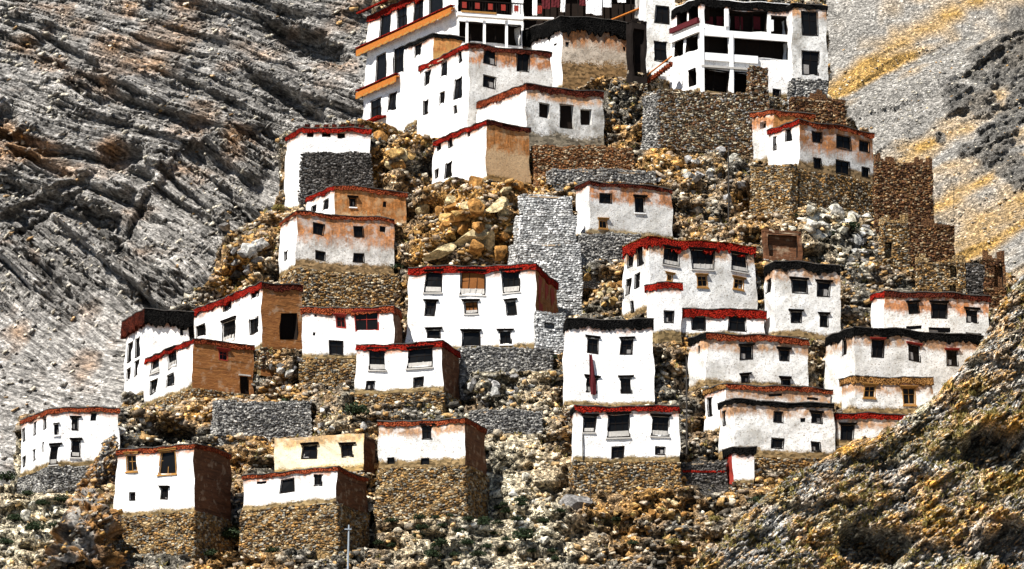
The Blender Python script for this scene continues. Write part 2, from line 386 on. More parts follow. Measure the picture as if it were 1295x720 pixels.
def stone_courses(root, V, mat, z0, z1, sides='LR', off=0.0, skip=()):
    """the squared rubble of a masonry face, laid course by course"""
    pal = np.array(STONEPAL[mat]); VV_, TT_ = [], []
    r = random.Random(int(V.ph * 1000)); big = 1.3 if mat == 'pale_block' else 1.0
    for sd in sides:
        O, D, N, L = V.face(sd); z = z0
        while z < z1 - .05:
            h = r.uniform(.15, .25) * big; s = -off - r.uniform(0, .2)
            while s < L + off:
                w = r.uniform(.16, .42) * big; dz_ = 0 if big > 1 else r.uniform(-.09, .09); zt_ = min(z + h * r.uniform(.8, 1.25), z1 + r.uniform(-.06, .12)); e = off + r.uniform(.0, .1) * (.4 if big > 1 else 1)
                s1 = min(s + w, L + off + .05)
                if not any(k[0] == sd and k[1] < s1 and s < k[2] and k[3] < zt_ and z < k[4] for k in skip) and s1 - s > .1:
                    j = lambda a: a + r.uniform(-.05, .05)
                    q = []
                    for (ss, zz_, nn) in ((s, z, off - .2), (s1 - .03, z, off - .2), (s1 - .03, z, e), (s, z, e), (s, zt_ - .03, off - .2), (s1 - .03, zt_ - .03, off - .2), (s1 - .03, zt_ - .03, e), (s, zt_ - .03, e)):
                        p_ = O + D * j(ss) + N * (j(nn) if nn > off - .1 else nn); q.append(V.warp((p_[0], p_[1], j(zz_) + dz_)))
                    VV_.append(q); c = pal[r.randrange(len(pal))] * r.uniform(.7, 1.3); TT_.append(c)
                s += w
            z += h
    if not VV_: return
    n = len(VV_); Vv = np.array(VV_).reshape(-1, 3)
    F8 = np.array([(4, 5, 6, 7), (0, 1, 5, 4), (1, 2, 6, 5), (2, 3, 7, 6), (3, 0, 4, 7), (3, 2, 1, 0)])
    me = bpy.data.meshes.new('stonework'); fast_mesh(me, Vv, (F8[None] + (np.arange(n) * 8)[:, None, None]).reshape(-1, 4)); set_tint(me, np.repeat(np.array(TT_), 8, 0)); me.materials.append(MAT['loose_rock'])
    tag(link('stonework', me, None, root), kind='stuff')
class Vol:
    """one walled block: near vertical corner at pixel column cu between rows vt and vb, walls running to columns ul and ur"""
    def __init__(s, cu, vt, vb, ul, ur, a, b=None, fb=None, y=None, bury=3.0, do_carve=True, batter=.04, dep=None):
        s.a, s.b = R(a), R(90 - a if b is None else b)
        s.batter = batter; s.ph = random.uniform(0, 50)
        P = hit(cu, fb or vb) if y is None else at_depth(cu, fb or vb, y)
        s.P = P; py = P[1]
        zt = at_depth(cu, vt, py)[2]; s.zt = zt; s.zb = at_depth(cu, vb, py)[2]; s.zf = P[2]; s.bury = bury; s.has_f = fb is not None
        def length(u, D):
            lo, hi = .2, 60.
            for _ in range(40):
                m = (lo + hi) / 2; q = P + D * m; z = (zt + s.zb) / 2
                uu = pix(q[0], q[1], z)[0]
                if (uu < u) == (D[0] > 0): lo = m
                else: hi = m
            return min((lo + hi) / 2, 26)
        s.DR = np.array([math.cos(s.a), math.sin(s.a), 0]); s.DL = np.array([-math.cos(s.b), math.sin(s.b), 0])
        s.LR, s.LL = length(ur, s.DR), length(ul, s.DL)
        if dep is not None:
            if s.a > s.b: s.LR = min(s.LR, dep)
            else: s.LL = min(s.LL, dep)
        s.NR = np.array([math.sin(s.a), -math.cos(s.a), 0]); s.NL = np.array([-math.sin(s.b), -math.cos(s.b), 0])
        P0 = np.array([P[0], P[1], 0.])
        s.poly = [P0, P0 + s.DR * s.LR, P0 + s.DR * s.LR + s.DL * s.LL, P0 + s.DL * s.LL]
        s.C = sum(s.poly) / 4
        if do_carve: carve(s.poly, s.zf)
    def warp(s, p):
        x, y, z = p; k = 1 - s.batter * (z - s.zf) / 8
        cx, cy = s.C[0], s.C[1]
        x2 = cx + (x - cx) * k; y2 = cy + (y - cy) * k; h = s.ph
        w = .07 * math.sin(1.1 * x + .9 * z + h) + .05 * math.sin(2.3 * y - 1.9 * z + 2 * h) + .018 * math.sin(4.7 * x + 3.9 * y + 4.3 * z)
        wz = .1 * math.sin(.6 * x + .5 * y + h) + .05 * math.sin(2.1 * x - 1.6 * y + h)
        return (x2 + w, y2 + w * .8, z + wz)
    def face(s, side):
        if side == 'L': return s.poly[0], s.DL, s.NL, s.LL
        return s.poly[0], s.DR, s.NR, s.LR
    def rect(s, side, w):
        O, D, N, L = s.face(side); f = face_map(O, D, N)
        um, vm = (w[0] + w[2]) / 2, (w[1] + w[3]) / 2
        s0 = f(w[0], vm)[0]; s1 = f(w[2], vm)[0]; s0, s1 = min(s0, s1), max(s0, s1)
        z1 = f(um, w[1])[1]; z0 = f(um, w[3])[1]
        s0 = max(s0, .12); s1 = min(s1, L - .12)
        if s1 - s0 < .25: c = min(max((s0 + s1) / 2, .3), L - .3); s0, s1 = c - .14, c + .14
        return s0, s1, z0, z1

def lines(a, b, cuts, step):
    c = sorted({round(t, 4) for t in [a, b] + [k for k in cuts if a < k < b]})
    o = []
    for p, n in zip(c[:-1], c[1:]):
        k = max(1, int(math.ceil((n - p) / step))); o += [p + (n - p) * i / k for i in range(k)]
    return o + [c[-1]]

def box_on(mb, O, D, N, s0, s1, z0, z1, n0, n1, mi=0, flare=0.0):
    def p(sv, z, n): q = O + D * sv + N * n; return (q[0], q[1], z)
    mb.hexa([p(s0 - flare, z0, n0), p(s1 + flare, z0, n0), p(s1 + flare, z0, n1), p(s0 - flare, z0, n1), p(s0, z1, n0), p(s1, z1, n0), p(s1, z1, n1), p(s0, z1, n1)], mi)

STYLE = {  # surround, lintel, sill, recess, mullions, pane
    'd': ('dark_wood', None, None, .2, 1, 'dark_glass'), 'l': ('dark_wood', 'dark_wood', None, .2, 1, 'dark_glass'),
    'r': ('dark_wood', 'red_wood', None, .2, 1, 'dark_glass'), 'R': ('red_wood', 'red_wood', None, .2, 1, 'dark_glass'),
    'o': ('ochre_wood', 'ochre_wood', 'ochre_wood', .25, 1, 'dark_glass'), 'b': ('dark_wood', 'dark_wood', 'grey_wood', .25, 2, 'dark_glass'),
    'c': ('dark_wood', 'dark_wood', 'grey_wood', .25, 2, 'curtain'), 's': (None, None, None, .25, 0, 'dark_glass'),
    'p': (None, 'grey_wood', None, .22, 1, 'dark_glass'), 'w': ('dark_wood', 'dark_wood', 'white_paint', .25, 1, 'dark_glass'),
}
def build_walls(root, V, matL, matR, winL=(), winR=(), band=None, bandL=None, bandR=None, band_px=8, over=.14, ragged=.22, split=None, fmat=None, coping='dark_coping', wname='wall', thick_eave=False, fring=True):
    """walls with real openings, windows, parapets, roof and foundation of one block"""
    bh = band_px * V.P[1] / FPX if (band or bandL or bandR) else 0
    O4 = V.poly; sides = []
    sides.append(('L', O4[0], V.DL, V.NL, V.LL, matL)); sides.append(('R', O4[0], V.DR, V.NR, V.LR, matR))
    sides.append(('back', O4[1], V.DL, V.NR * 0 - V.NL, V.LL, matL if matL.startswith(('white', 'grey')) else matR))
    sides.append(('back', O4[3], V.DR, -V.NR, V.LR, matR))
    mats = []; verts = {}; vl = []; faces = []; mi = []
    zbot = V.zb if V.has_f else V.zf - V.bury
    def vid(p):
        k = (round(p[0], 3), round(p[1], 3), round(p[2], 3))
        if k not in verts: verts[k] = len(vl); vl.append((p[0], p[1], p[2]))
        return verts[k]
    wins = []
    for side, O, D, N, L, mat in sides:
        if mat not in mats: mats.append(mat)
        m = mats.index(mat); ops = []
        for w in (winL if side == 'L' else winR if side == 'R' else ()):
            st = w[4] if len(w) > 4 else 'd'
            s0, s1, z0, z1 = V.rect(side, w)
            z0 = max(z0, zbot + .05); z1 = min(z1, V.zt - .12)
            if z1 - z0 < .2: continue
            if st in 'vnDx': i = 0; 
            else: i = .1 if (s1 - s0) > .7 and STYLE[st][0] else 0.03
            ops.append((s0 + i, s1 - i, z0 + i, z1 - i * .7, st)); wins.append((side, s0, s1, z0, z1, i, st))
        Ss = lines(0, L, [k for o in ops for k in o[:2]], .8); Zs = lines(zbot, V.zt, [k for o in ops for k in o[2:4]] + ([split[0]] if split else []), .8)
        def P3(sv, z, n=0.0): q = O + D * sv + N * n; return (q[0], q[1], z)
        for i in range(len(Ss) - 1):
            for j in range(len(Zs) - 1):
                cs, cz = (Ss[i] + Ss[i + 1]) / 2, (Zs[j] + Zs[j + 1]) / 2
                if any(o[0] < cs < o[1] and o[2] < cz < o[3] for o in ops): continue
                faces.append([vid(P3(Ss[i], Zs[j])), vid(P3(Ss[i + 1], Zs[j])), vid(P3(Ss[i + 1], Zs[j + 1])), vid(P3(Ss[i], Zs[j + 1]))])
                mm = m
                if split and cz < split[0]:
                    if split[1] not in mats: mats.append(split[1])
                    mm = mats.index(split[1])
                mi.append(mm)
        for (s0, s1, z0, z1, st) in ops:
            d = {'v': -1.6, 'n': -.7, 'D': -.5, 'x': -.9}.get(st, -.34)
            if 'interior' not in mats: mats.append('interior')
            im = mats.index('interior') if st in 'vx' else m
            ring = [(s0, z0), (s1, z0), (s1, z1), (s0, z1)]
            for k in range(4):
                a_, b_ = ring[k], ring[(k + 1) % 4]
                faces.append([vid(P3(*a_)), vid(P3(*b_)), vid(P3(*b_, d)), vid(P3(*a_, d))]); mi.append(im)
            faces.append([vid(P3(*r_, d)) for r_ in ring]); mi.append(mats.index('interior'))
    me = bpy.data.meshes.new('wall'); wv = [V.warp(p) for p in vl]
    me.from_pydata(wv, [], faces); me.update()
    for k in mats: me.materials.append(MAT[k])
    me.polygons.foreach_set('material_index', mi)
    zarr = np.array([p[2] for p in vl])
    for nm, arr in (('from_top', V.zt - bh - zarr), ('from_base', zarr - (V.zb if V.has_f else V.zf))):
        at = me.attributes.new(nm, 'FLOAT', 'POINT'); at.data.foreach_set('value', arr.astype(np.float32))
    link(wname, me, None, root)
    # windows
    for side, s0, s1, z0, z1, i, st in wins:
        O, D, N, L = V.face(side)
        if st in 'nx': continue
        if st == 'v':
            mb = MB(); box_on(mb, O, D, N, s0 - .05, s1 + .05, z1 - .02, z1 + .14, -.1, .07)
            if s1 - s0 > 2.2:
                k = int((s1 - s0) / 1.6)
                for t in range(1, k): box_on(mb, O, D, N, s0 + (s1 - s0) * t / k - .06, s0 + (s1 - s0) * t / k + .06, z0, z1, -.75, -.6)
            mb.build('veranda_beam', 'dark_wood', root, V.warp); continue
        if st == 'D':
            mb = MB(); box_on(mb, O, D, N, s0 + .02, s1 - .02, z0, z1, -.4, -.34); dd = mb.build('door', 'dark_wood', root, V.warp)
            mb = MB(); box_on(mb, O, D, N, s0 - .15, s1 + .15, z1, z1 + .16, -.1, .12); mb.build('lintel', 'grey_wood', dd, V.warp); continue
        fr, lin, sill, rec, mull, pane = STYLE[st]
        big = i > .05
        mb = MB()
        if fr and big:   # flat painted surround, standing just proud of wall, wider at the foot
            e, w = .02, i
            for (a_, b_, c_, d_) in ((s0, s0 + w, z0, z1), (s1 - w, s1, z0, z1), (s0 + w, s1 - w, z1 - w * .7, z1), (s0 + w, s1 - w, z0, z0 + w)):
                box_on(mb, O, D, N, a_, b_, c_, d_, -.05, e)
        a0, a1, b0, b1 = s0 + i, s1 - i, z0 + i, z1 - i * .7
        t = .06 if big else .035
        for (a_, b_, c_, d_) in ((a0, a0 + t, b0, b1), (a1 - t, a1, b0, b1), (a0 + t, a1 - t, b1 - t, b1), (a0 + t, a1 - t, b0, b0 + t)):
            box_on(mb, O, D, N, a_, b_, c_, d_, -rec, -rec + .1)
        if mull and a1 - a0 > .5:
            for k in range(1, mull + 1):
                c = a0 + (a1 - a0) * k / (mull + 1); box_on(mb, O, D, N, c - .03, c + .03, b0 + t, b1 - t, -rec, -rec + .08)
            if b1 - b0 > .9: c = b0 + (b1 - b0) * .62; box_on(mb, O, D, N, a0 + t, a1 - t, c - .03, c + .03, -rec + .002, -rec + .07)
        wo = mb.build('window', fr or 'dark_wood', root, V.warp)
        mb = MB(); box_on(mb, O, D, N, a0 + .002, a1 - .002, b0 + .002, b1 - .002, -rec - .05, -rec + .02); mb.build('pane', pane, wo, V.warp)
        if st in 'bc' and big:
            mb = MB(); hh = (b1 - b0) * .26
            box_on(mb, O, D, N, a0 + t, a1 - t, b0 + t, b0 + hh, -rec + .11, -rec + .15)
            for k in range(4): c = a0 + t + (a1 - a0 - 2 * t) * (k + .5) / 4; box_on(mb, O, D, N, c - .05, c + .05, b0 + t + .02, b0 + hh - .03, -rec + .152, -rec + .18)
            mb.build('lower_panel', 'grey_wood', wo, V.warp)
        elif random.random() < .3 and a1 - a0 > .3:
            mb = MB(); f0 = random.choice((0, .5)); hh = random.uniform(.3, .6)
            box_on(mb, O, D, N, a0 + t + (a1 - a0 - 2 * t) * f0, a0 + t + (a1 - a0 - 2 * t) * (f0 + .45), b0 + t, b0 + (b1 - b0) * hh, -rec + .022, -rec + .03); mb.build('blind', 'faded_cloth', wo, V.warp)
        if lin:
            mb = MB(); h = .15 if big else .1; x_ = .16 if big else .1
            box_on(mb, O, D, N, s0 - x_, s1 + x_, z1 + .004, z1 + h, -.05, .17)
            if big: box_on(mb, O, D, N, s0 - x_ - .06, s1 + x_ + .06, z1 + h + .003, z1 + h + .06, -.05, .26)
            mb.build('lintel', lin, wo, V.warp)
        if sill:
            mb = MB(); box_on(mb, O, D, N, s0 - .08, s1 + .08, z0 - .14, z0 - .003, -.05, .12); mb.build('sill', sill, wo, V.warp)
    # foundation
    if V.has_f:
        fm = fmat or 'ochre_stone'
        build_box(root, 'foundation', V, V.zf - V.bury, V.zb, .07, fm)
        if fm in STONEPAL: stone_courses(root, V, fm, V.zf - .5, V.zb, off=.08)
    elif V.bury >= 1 and wname == 'wall' and matL not in STONEPAL and matR not in STONEPAL:
        stone_courses(root, V, 'mixed_stone', V.zf - 2.2, V.zf + .12, off=.03)
    sk = [(w[0], w[1], w[2], w[3], w[4]) for w in wins]
    if split and split[1] in STONEPAL: stone_courses(root, V, split[1], V.zf - .3, split[0])
    for sd, m_ in (('L', matL), ('R', matR)):
        if m_ in STONEPAL: stone_courses(root, V, m_, (V.zb if V.has_f else V.zf - .3), V.zt - bh + .05, sd, 0.0, sk)
    # parapet: one strip per side, ragged lower edge of brushwood ends, coping on top
    corners = offset_poly(V.poly, over); inner = offset_poly(V.poly, -.35)
    if bh:
        names = [bandR or band, band or bandR, band or bandR, bandL or band]
        for k in range(4):
            A, B_ = corners[k], corners[(k + 1) % 4]; Ai, Bi = inner[k], inner[(k + 1) % 4]
            L = np.linalg.norm(B_ - A); n = max(2, int(L / .22)); mb = MB(); pts = []
            for i in range(n + 1):
                f = i / n; zlo = V.zt - bh * (1 + .14 * math.sin(i * .37 + V.ph + k)) - (random.random() ** 2) * ragged * 1.8 * bh; zhi = V.zt + random.uniform(-.03, .04)
                pq = A + (B_ - A) * f; qi = Ai + (Bi - Ai) * f; wb = A + (B_ - A) * f; wi = qi
                pts.append((V.warp((pq[0], pq[1], zlo)), V.warp((pq[0], pq[1], zhi)), V.warp((qi[0], qi[1], zhi)), V.warp((qi[0], qi[1], zlo))))
            for i in range(n):
                a_, b_ = pts[i], pts[i + 1]
                mb.quad(a_[0], b_[0], b_[1], a_[1]); mb.quad(a_[1], b_[1], b_[2], a_[2]); mb.quad(a_[3], b_[3], b_[0], a_[0])
                mb.quad(a_[2], b_[2], b_[3], a_[3])
            mb.build('parapet', names[k], root)
            mb = MB(); i = 0.0
            while i < L - .05:      # row of uneven coping slabs
                w = min(random.uniform(.45, .9), L - i); f0, f1 = i / L, (i + w - .03) / L
                h = random.uniform(.05, .11); e = random.uniform(.0, .09); dirn = (B_ - A) / L; nrm = np.array([dirn[1], -dirn[0], 0])
                a0 = A + (B_ - A) * f0 + nrm * e; a1 = A + (B_ - A) * f1 + nrm * e; c0 = Ai + (Bi - Ai) * f0; c1 = Ai + (Bi - Ai) * f1
                z = V.zt + .035
                mb.hexa([(*a0[:2], z), (*a1[:2], z), (*c1[:2], z), (*c0[:2], z), (*a0[:2], z + h), (*a1[:2], z + h), (*c1[:2], z + h), (*c0[:2], z + h)]); i += w
            mb.build('coping', coping, root, V.warp)
    mb = MB(); zr = V.zt - (.25 if bh else .06)
    p = offset_poly(V.poly, -.02); mb.hexa([(*q[:2], zr - .15) for q in p] + [(*q[:2], zr) for q in p]); mb.build('roof', 'mud_roof', root, V.warp)

def offset_poly(poly, o):
    n = len(poly); res = []
    for k in range(n):
        a, b, c = poly[k - 1], poly[k], poly[(k + 1) % n]
        d1 = (b - a) / np.linalg.norm(b - a); d2 = (c - b) / np.linalg.norm(c - b)
        n1 = np.array([d1[1], -d1[0], 0]); n2 = np.array([d2[1], -d2[0], 0])
        m = n1 + n2; m = m / max(.25, m @ n1) if True else m
        k2 = m @ n1
        res.append(b + m * (o / max(.3, k2)))
    return res
def build_box(root, name, V, z0, z1, o, mat, step=.9):
    p = offset_poly(V.poly, o); mb = MB()
    for k in range(4):
        A, B_ = p[k], p[(k + 1) % 4]; L = np.linalg.norm(B_ - A); n = max(1, int(L / step)); m = max(1, int((z1 - z0) / step))
        for i in range(n):
            for j in range(m):
                c = []
                for (f, g) in ((i, j), (i + 1, j), (i + 1, j + 1), (i, j + 1)):
                    q = A + (B_ - A) * f / n; z = z0 + (z1 - z0) * g / m
                    w = .07 * math.sin(3.1 * q[0] + 2.3 * q[1] + 3.7 * z) + .05 * math.sin(5.3 * q[0] - 4.1 * z)
                    lo = 0 if g < m else .09 * math.sin(7.7 * q[0] + 5 * q[1])
                    c.append(V.warp((q[0] + w, q[1] + w, z + lo)))
                mb.quad(*c)
    mb.quad(*[V.warp((q[0], q[1], z1 - .05)) for q in p])
    return mb.build(name, mat, root)
def root_at(name, P, label, cat, group=None):
    o = bpy.data.objects.new(name, None); COL.objects.link(o); o.empty_display_size = .5
    tag(o, label, cat, group); return o
GR = 'village houses on the hillside'
SUPPORT = []
def house(name, label, V, matL, matR, cat='house', group=GR, **k):
    r = root_at(name, V.P, label, cat, group); build_walls(r, V, matL, matR, **k); r['foot_y'] = float(V.P[1]); del r['foot_y']
    return r
def ledge(root, V, side, u0, v0, u1, v1, proj, thick, mat, name, slope=0.0, joists=0):
    """a board or awning along a wall between two pixels"""
    O, D, N, L = V.face(side); f = face_map(O, D, N)
    sa, za = f(u0, v0); sb, zb = f(u1, v1); z = (za + zb) / 2; s0, s1 = max(min(sa, sb), -.1), min(max(sa, sb), L + .15)
    mb = MB()
    def p(sv, zq, n): q = O + D * sv + N * n; return (q[0], q[1], zq)
    mb.hexa([p(s0, z, -.05), p(s1, z, -.05), p(s1, z - slope, proj), p(s0, z - slope, proj), p(s0, z + thick, -.05), p(s1, z + thick, -.05), p(s1, z + thick - slope, proj), p(s0, z + thick - slope, proj)])
    o = mb.build(name, mat, root)
    if joists:
        mb = MB(); k = joists * 3
        for i in range(k):
            a_, b_ = s0 + (s1 - s0) * i / k, s0 + (s1 - s0) * (i + 1) / k; zl = z - slope - .62 - .12 * (i % 3 == 1) - .05 * random.random()
            mb.hexa([p(a_, zl, proj - .05), p(b_, zl, proj - .05), p(b_, zl, proj + .03), p(a_, zl, proj + .03), p(a_, z - slope, proj - .05), p(b_, z - slope, proj - .05), p(b_, z - slope, proj + .03), p(a_, z - slope, proj + .03)])
        mb.build('valance', 'orange_board', o)
        mb = MB()
        for i in range(joists):
            a_, b_ = s0 + (s1 - s0) * (i + .08) / joists, s0 + (s1 - s0) * (i + .8) / joists
            mb.hexa([p(a_, z - slope - .66, proj + .035), p(b_, z - slope - .74, proj + .035), p(b_, z - slope - .74, proj + .06), p(a_, z - slope - .66, proj + .06), p(a_, z - slope - .42, proj + .035), p(b_, z - slope - .5, proj + .035), p(b_, z - slope - .5, proj + .06), p(a_, z - slope - .42, proj + .06)])
        mb.build('trim', 'ochre_wood', o)
        for i in range(joists):
            c = s0 + (s1 - s0) * (i + .5) / joists; mb = MB()
            mb.hexa([p(c - .07, z - .16, -.04), p(c + .07, z - .16, -.04), p(c + .07, z - slope - .1, proj - .1), p(c - .07, z - slope - .1, proj - .1),
                     p(c - .07, z - .003, -.04), p(c + .07, z - .003, -.04), p(c + .07, z - slope - .003, proj - .1), p(c - .07, z - slope - .003, proj - .1)])
            mb.build('joist', 'ochre_wood', o)
    return o

exec_order = []
def add(v, fn): exec_order.append((v, fn))
VOLS = {}
def H(name, label, va, vk, matL, matR, post=None, **k):
    def go():
        V = Vol(*va, **vk); VOLS[va[0]] = V; r = house(name, label, V, matL, matR, **k)
        if post: post(r, V)
    add(vk.get('fb') or va[2], go)
W_, WD, WS = 'white_plaster', 'white_dusty_plaster', 'white_stained_plaster'

# --- lowest row
H('village_house', 'white house with narrow side windows beside the scree, lowest roof edge with no house below', (60, 516, 590, 25, 152, 3, 62), dict(fb=617), W_, W_, band='rust_brushwood', band_px=5, fmat='grey_stone',
  winL=[(27, 542, 31, 558), (41, 533, 45, 550), (53, 527, 57, 542), (27, 577, 31, 590), (41, 568, 45, 582), (53, 558, 56, 572)],
  winR=[(67, 535, 74, 549, 'w'), (91, 529, 101, 545, 'l'), (115, 523, 123, 534, 'l'), (62, 562, 74, 587, 'b'), (89, 557, 102, 579, 'b')])
H('village_house', 'white house on ochre stone base with two ochre framed windows and dark side wall', (245, 560, 646, 143, 295, 61), dict(fb=697), W_, 'brown_and_shaded_brick', band='rust_brushwood', band_px=5,
  winL=[(156, 575, 172, 597, 'o'), (200, 569, 223, 599, 'o'), (161, 622, 169, 633, 'd'), (203, 616, 213, 631, 'l')])
H('village_house', 'low yellowish house with two black lintelled windows behind a white house', (460, 549, 597, 346, 475, 66, 14), dict(), 'yellow_plaster', 'brown_and_shaded_brick',
  winL=[(381, 562, 400, 580, 'l'), (432, 563, 448, 580, 'l')])
H('village_house', 'low white house with two small windows on tall ochre stone base', (426, 592, 637, 305, 467, 63, 22), dict(fb=690), W_, 'brown_and_shaded_brick', band='rust_brushwood', band_px=4,
  winL=[(353, 605, 371, 623, 'd'), (398, 601, 410, 616, 'd'), (323, 607, 336, 611, 's')])
H('village_house', 'streaky white house on ochre rubble base with one high window and dark side', (589, 529, 588, 476, 617, 70, 15), dict(fb=653), WD, 'brown_and_shaded_brick', band='rust_brushwood', band_px=5,
  winL=[(533, 537, 548, 555, 'l'), (531, 578, 543, 587, 's'), (488, 578, 499, 587, 's')])
H('village_house', 'white red edged house with three wide upper windows under the tall black banded house', (727, 514, 584, 721, 861, 2, 80), dict(fb=617, dep=7), W_, W_, bandL='black_brushwood', bandR='red_brushwood', band_px=6,
  winR=[(736, 526, 753, 547, 'b'), (767, 523, 797, 553, 'b'), (825, 527, 848, 553, 'b'), (773, 563, 789, 579, 'd'), (829, 566, 843, 577, 'd')],
  post=lambda r, V: pipe(r, V, 'R', 737, 550, 582))
H('village_house', 'tall plain white house with black roof band and red cloth at a window', (717, 404, 514, 711, 828, 2, 80), dict(dep=8), W_, W_, band='black_brushwood', band_px=10, coping='dark_coping',
  winR=[(741, 427, 757, 447, 'l'), (785, 428, 801, 448, 'l'), (741, 477, 756, 497, 'l'), (784, 477, 800, 497, 'l')], post=lambda r, V: cloth_banner(V))
H('village_house', 'white house with thin black roof band and four square windows above the rock slope', (928, 506, 577, 908, 1057, 14, 62), dict(fb=594), WD, WD, band='black_brushwood', band_px=5, coping='dark_coping',
  winR=[(977, 519, 991, 534, 'd'), (1027, 523, 1041, 537, 'l'), (975, 553, 991, 567, 'd'), (1027, 560, 1040, 573, 'd'), (1014, 529, 1021, 535, 's')], winL=[(911, 521, 916, 540, 'd')])
H('village_house', 'white house with ochre roof edge tucked behind the thin black banded one', (918, 486, 545, 890, 1053, 14, 60), dict(), W_, WD, band='ochre_brushwood', bandR='rust_brushwood', band_px=5,
  winL=[(893, 503, 900, 527, 'd')], winR=[(973, 498, 990, 502, 's'), (1020, 503, 1037, 507, 's')])
H('village_house', 'wide white house with black side band and rusty red front band above thin banded house', (893, 421, 490, 870, 1023, 16, 60), dict(), WD, WD, bandL='black_brushwood', bandR='rust_brushwood', band='dark_red_brushwood', band_px=7,
  winL=[(881, 437, 884, 448, 's')], winR=[(936, 437, 952, 455, 'l'), (986, 442, 1000, 457, 'l'), (937, 474, 949, 484, 'l'), (987, 479, 999, 490, 'l')])
def stepped(r, V):
    V2 = Vol(832, 358, 424, 818, 862, 12, 58, y=V.P[1] - .55, do_carve=False, bury=1.5)
    build_walls(r, V2, W_, W_, band='red_brushwood', band_px=7, wname='corner_turret', winR=[(840, 394, 853, 410, 'd')])
H('village_house', 'white house with stepped red parapet and raised corner turret', (832, 389, 424, 820, 968, 10, 58), dict(), W_, W_, band='red_brushwood', band_px=9,
  winR=[(840, 397, 853, 410, 'd'), (873, 399, 893, 417, 'd'), (921, 401, 944, 420, 'd')], post=stepped)
H('village_house', 'big white house with broad dripping red band and three large upper windows', (820, 300, 397, 786, 958, 20, 60), dict(), WD, WD, band='red_brushwood', band_px=10, ragged=.35, coping='ochre_brushwood',
  winL=[(790, 319, 798, 339), (803, 311, 812, 336), (790, 353, 797, 374), (801, 346, 808, 365), (797, 381, 802, 396)],
  winR=[(838, 313, 858, 335, 'b'), (874, 316, 905, 341, 'b'), (926, 321, 948, 343, 'b'), (843, 346, 851, 355, 'o'), (881, 349, 895, 364, 'o'), (929, 352, 942, 366, 'o')])
H('village_house', 'square white house with fringed black band and two rows of small windows', (980, 331, 428, 966, 1064, 14, 68), dict(dep=8), WD, WD, band='black_brushwood', band_px=9, coping='dark_coping', ragged=.3,
  winL=[(968, 353, 974, 371)], winR=[(1000, 354, 1022, 372, 'l'), (1034, 356, 1051, 375, 'l'), (1000, 395, 1014, 410, 'l'), (1036, 397, 1048, 413, 'l')])
H('village_house', 'long white house with black band and red lintelled windows behind the rock slope', (1080, 413, 512, 1041, 1248, 20, 62), dict(), WD, WD, band='black_brushwood', band_px=9, coping='dark_coping', ragged=.25,
  winL=[(1062, 428, 1068, 448, 'd')], winR=[(1101, 429, 1117, 452, 'r'), (1149, 436, 1165, 457, 'r'), (1198, 443, 1214, 463, 'r')])
H('village_house', 'small white house with ochre band and two windows in front of long black banded house', (1082, 476, 524, 1064, 1180, 10, 58), dict(), WD, WD, band='ochre_brushwood', band_px=7, ragged=.3,
  winR=[(1092, 487, 1107, 503, 'o'), (1142, 491, 1159, 513, 'o')])
H('village_house', 'low white house with black and red roof edge half hidden by the rock slope', (1059, 523, 566, 1050, 1150, 9, 70), dict(dep=5), WD, WD, band='red_brushwood', band_px=6, coping='dark_coping',
  winR=[(1063, 537, 1080, 557, 'l')])
H('village_house', 'buff stained house with drooping windows below the ruined walls', (1118, 368, 430, 1101, 1252, 12, 62), dict(), W_, WS, bandL='red_brushwood', band='dark_red_brushwood', bandR='dark_red_brushwood', band_px=6, coping='dark_coping',
  winR=[(1148, 382, 1163, 396, 'l'), (1178, 384, 1198, 404, 'l'), (1222, 391, 1239, 408, 'l'), (1145, 411, 1166, 416, 's'), (1175, 415, 1203, 422, 's'), (1220, 420, 1242, 427, 's')])
def big_sides(r, V):
    for u0, u1 in ((683, 689), (692, 697), (700, 705)):
        s0, s1, z0, z1 = V.rect('R', (u0, 350, u1, 390)); mb = MB(); O, D, N, L = V.face('R')
        box_on(mb, O, D, N, s0, s1, V.zb + 2.6, V.zt - 1.0, -.05, .06); mb.build('painted_panel', 'red_wood', r, V.warp)
H('village_house', 'large three storey white house with plain red band and orange curtained middle windows', (680, 334, 441, 513, 709, 76, 8), dict(), W_, 'mud_brick', band='red_brushwood', band_px=8, ragged=.05, post=big_sides,
  winL=[(534, 344, 557, 371, 'b'), (581, 342, 614, 372, 'c'), (636, 342, 660, 370, 'b'), (536, 382, 550, 401, 'l'), (586, 380, 605, 396, 'c'), (640, 380, 654, 398, 'l'), (538, 418, 557, 429, 'l'), (584, 418, 607, 438, 'l'), (632, 418, 648, 435, 'w')])
H('village_house', 'white house with red framed windows on stone lower floor beside the three storey house', (499, 388, 452, 380, 510, 76, 6), dict(fb=488), W_, 'brown_and_shaded_brick', band='rust_brushwood', band_px=7,
  winL=[(423, 399, 437, 414, 'R'), (449, 394, 480, 418, 'R'), (416, 430, 434, 449, 'd'), (395, 421, 399, 426, 's'), (395, 398, 399, 402, 's')])
H('village_house', 'low white house with bright red band and two wide windows below the three storey house', (560, 433, 495, 449, 582, 70, 10), dict(fb=506), W_, 'brown_and_shaded_brick', band='red_brushwood', band_px=6,
  winL=[(464, 441, 488, 467, 'b'), (515, 440, 548, 465, 'b'), (463, 481, 474, 493, 'd'), (523, 477, 536, 490, 'd')])
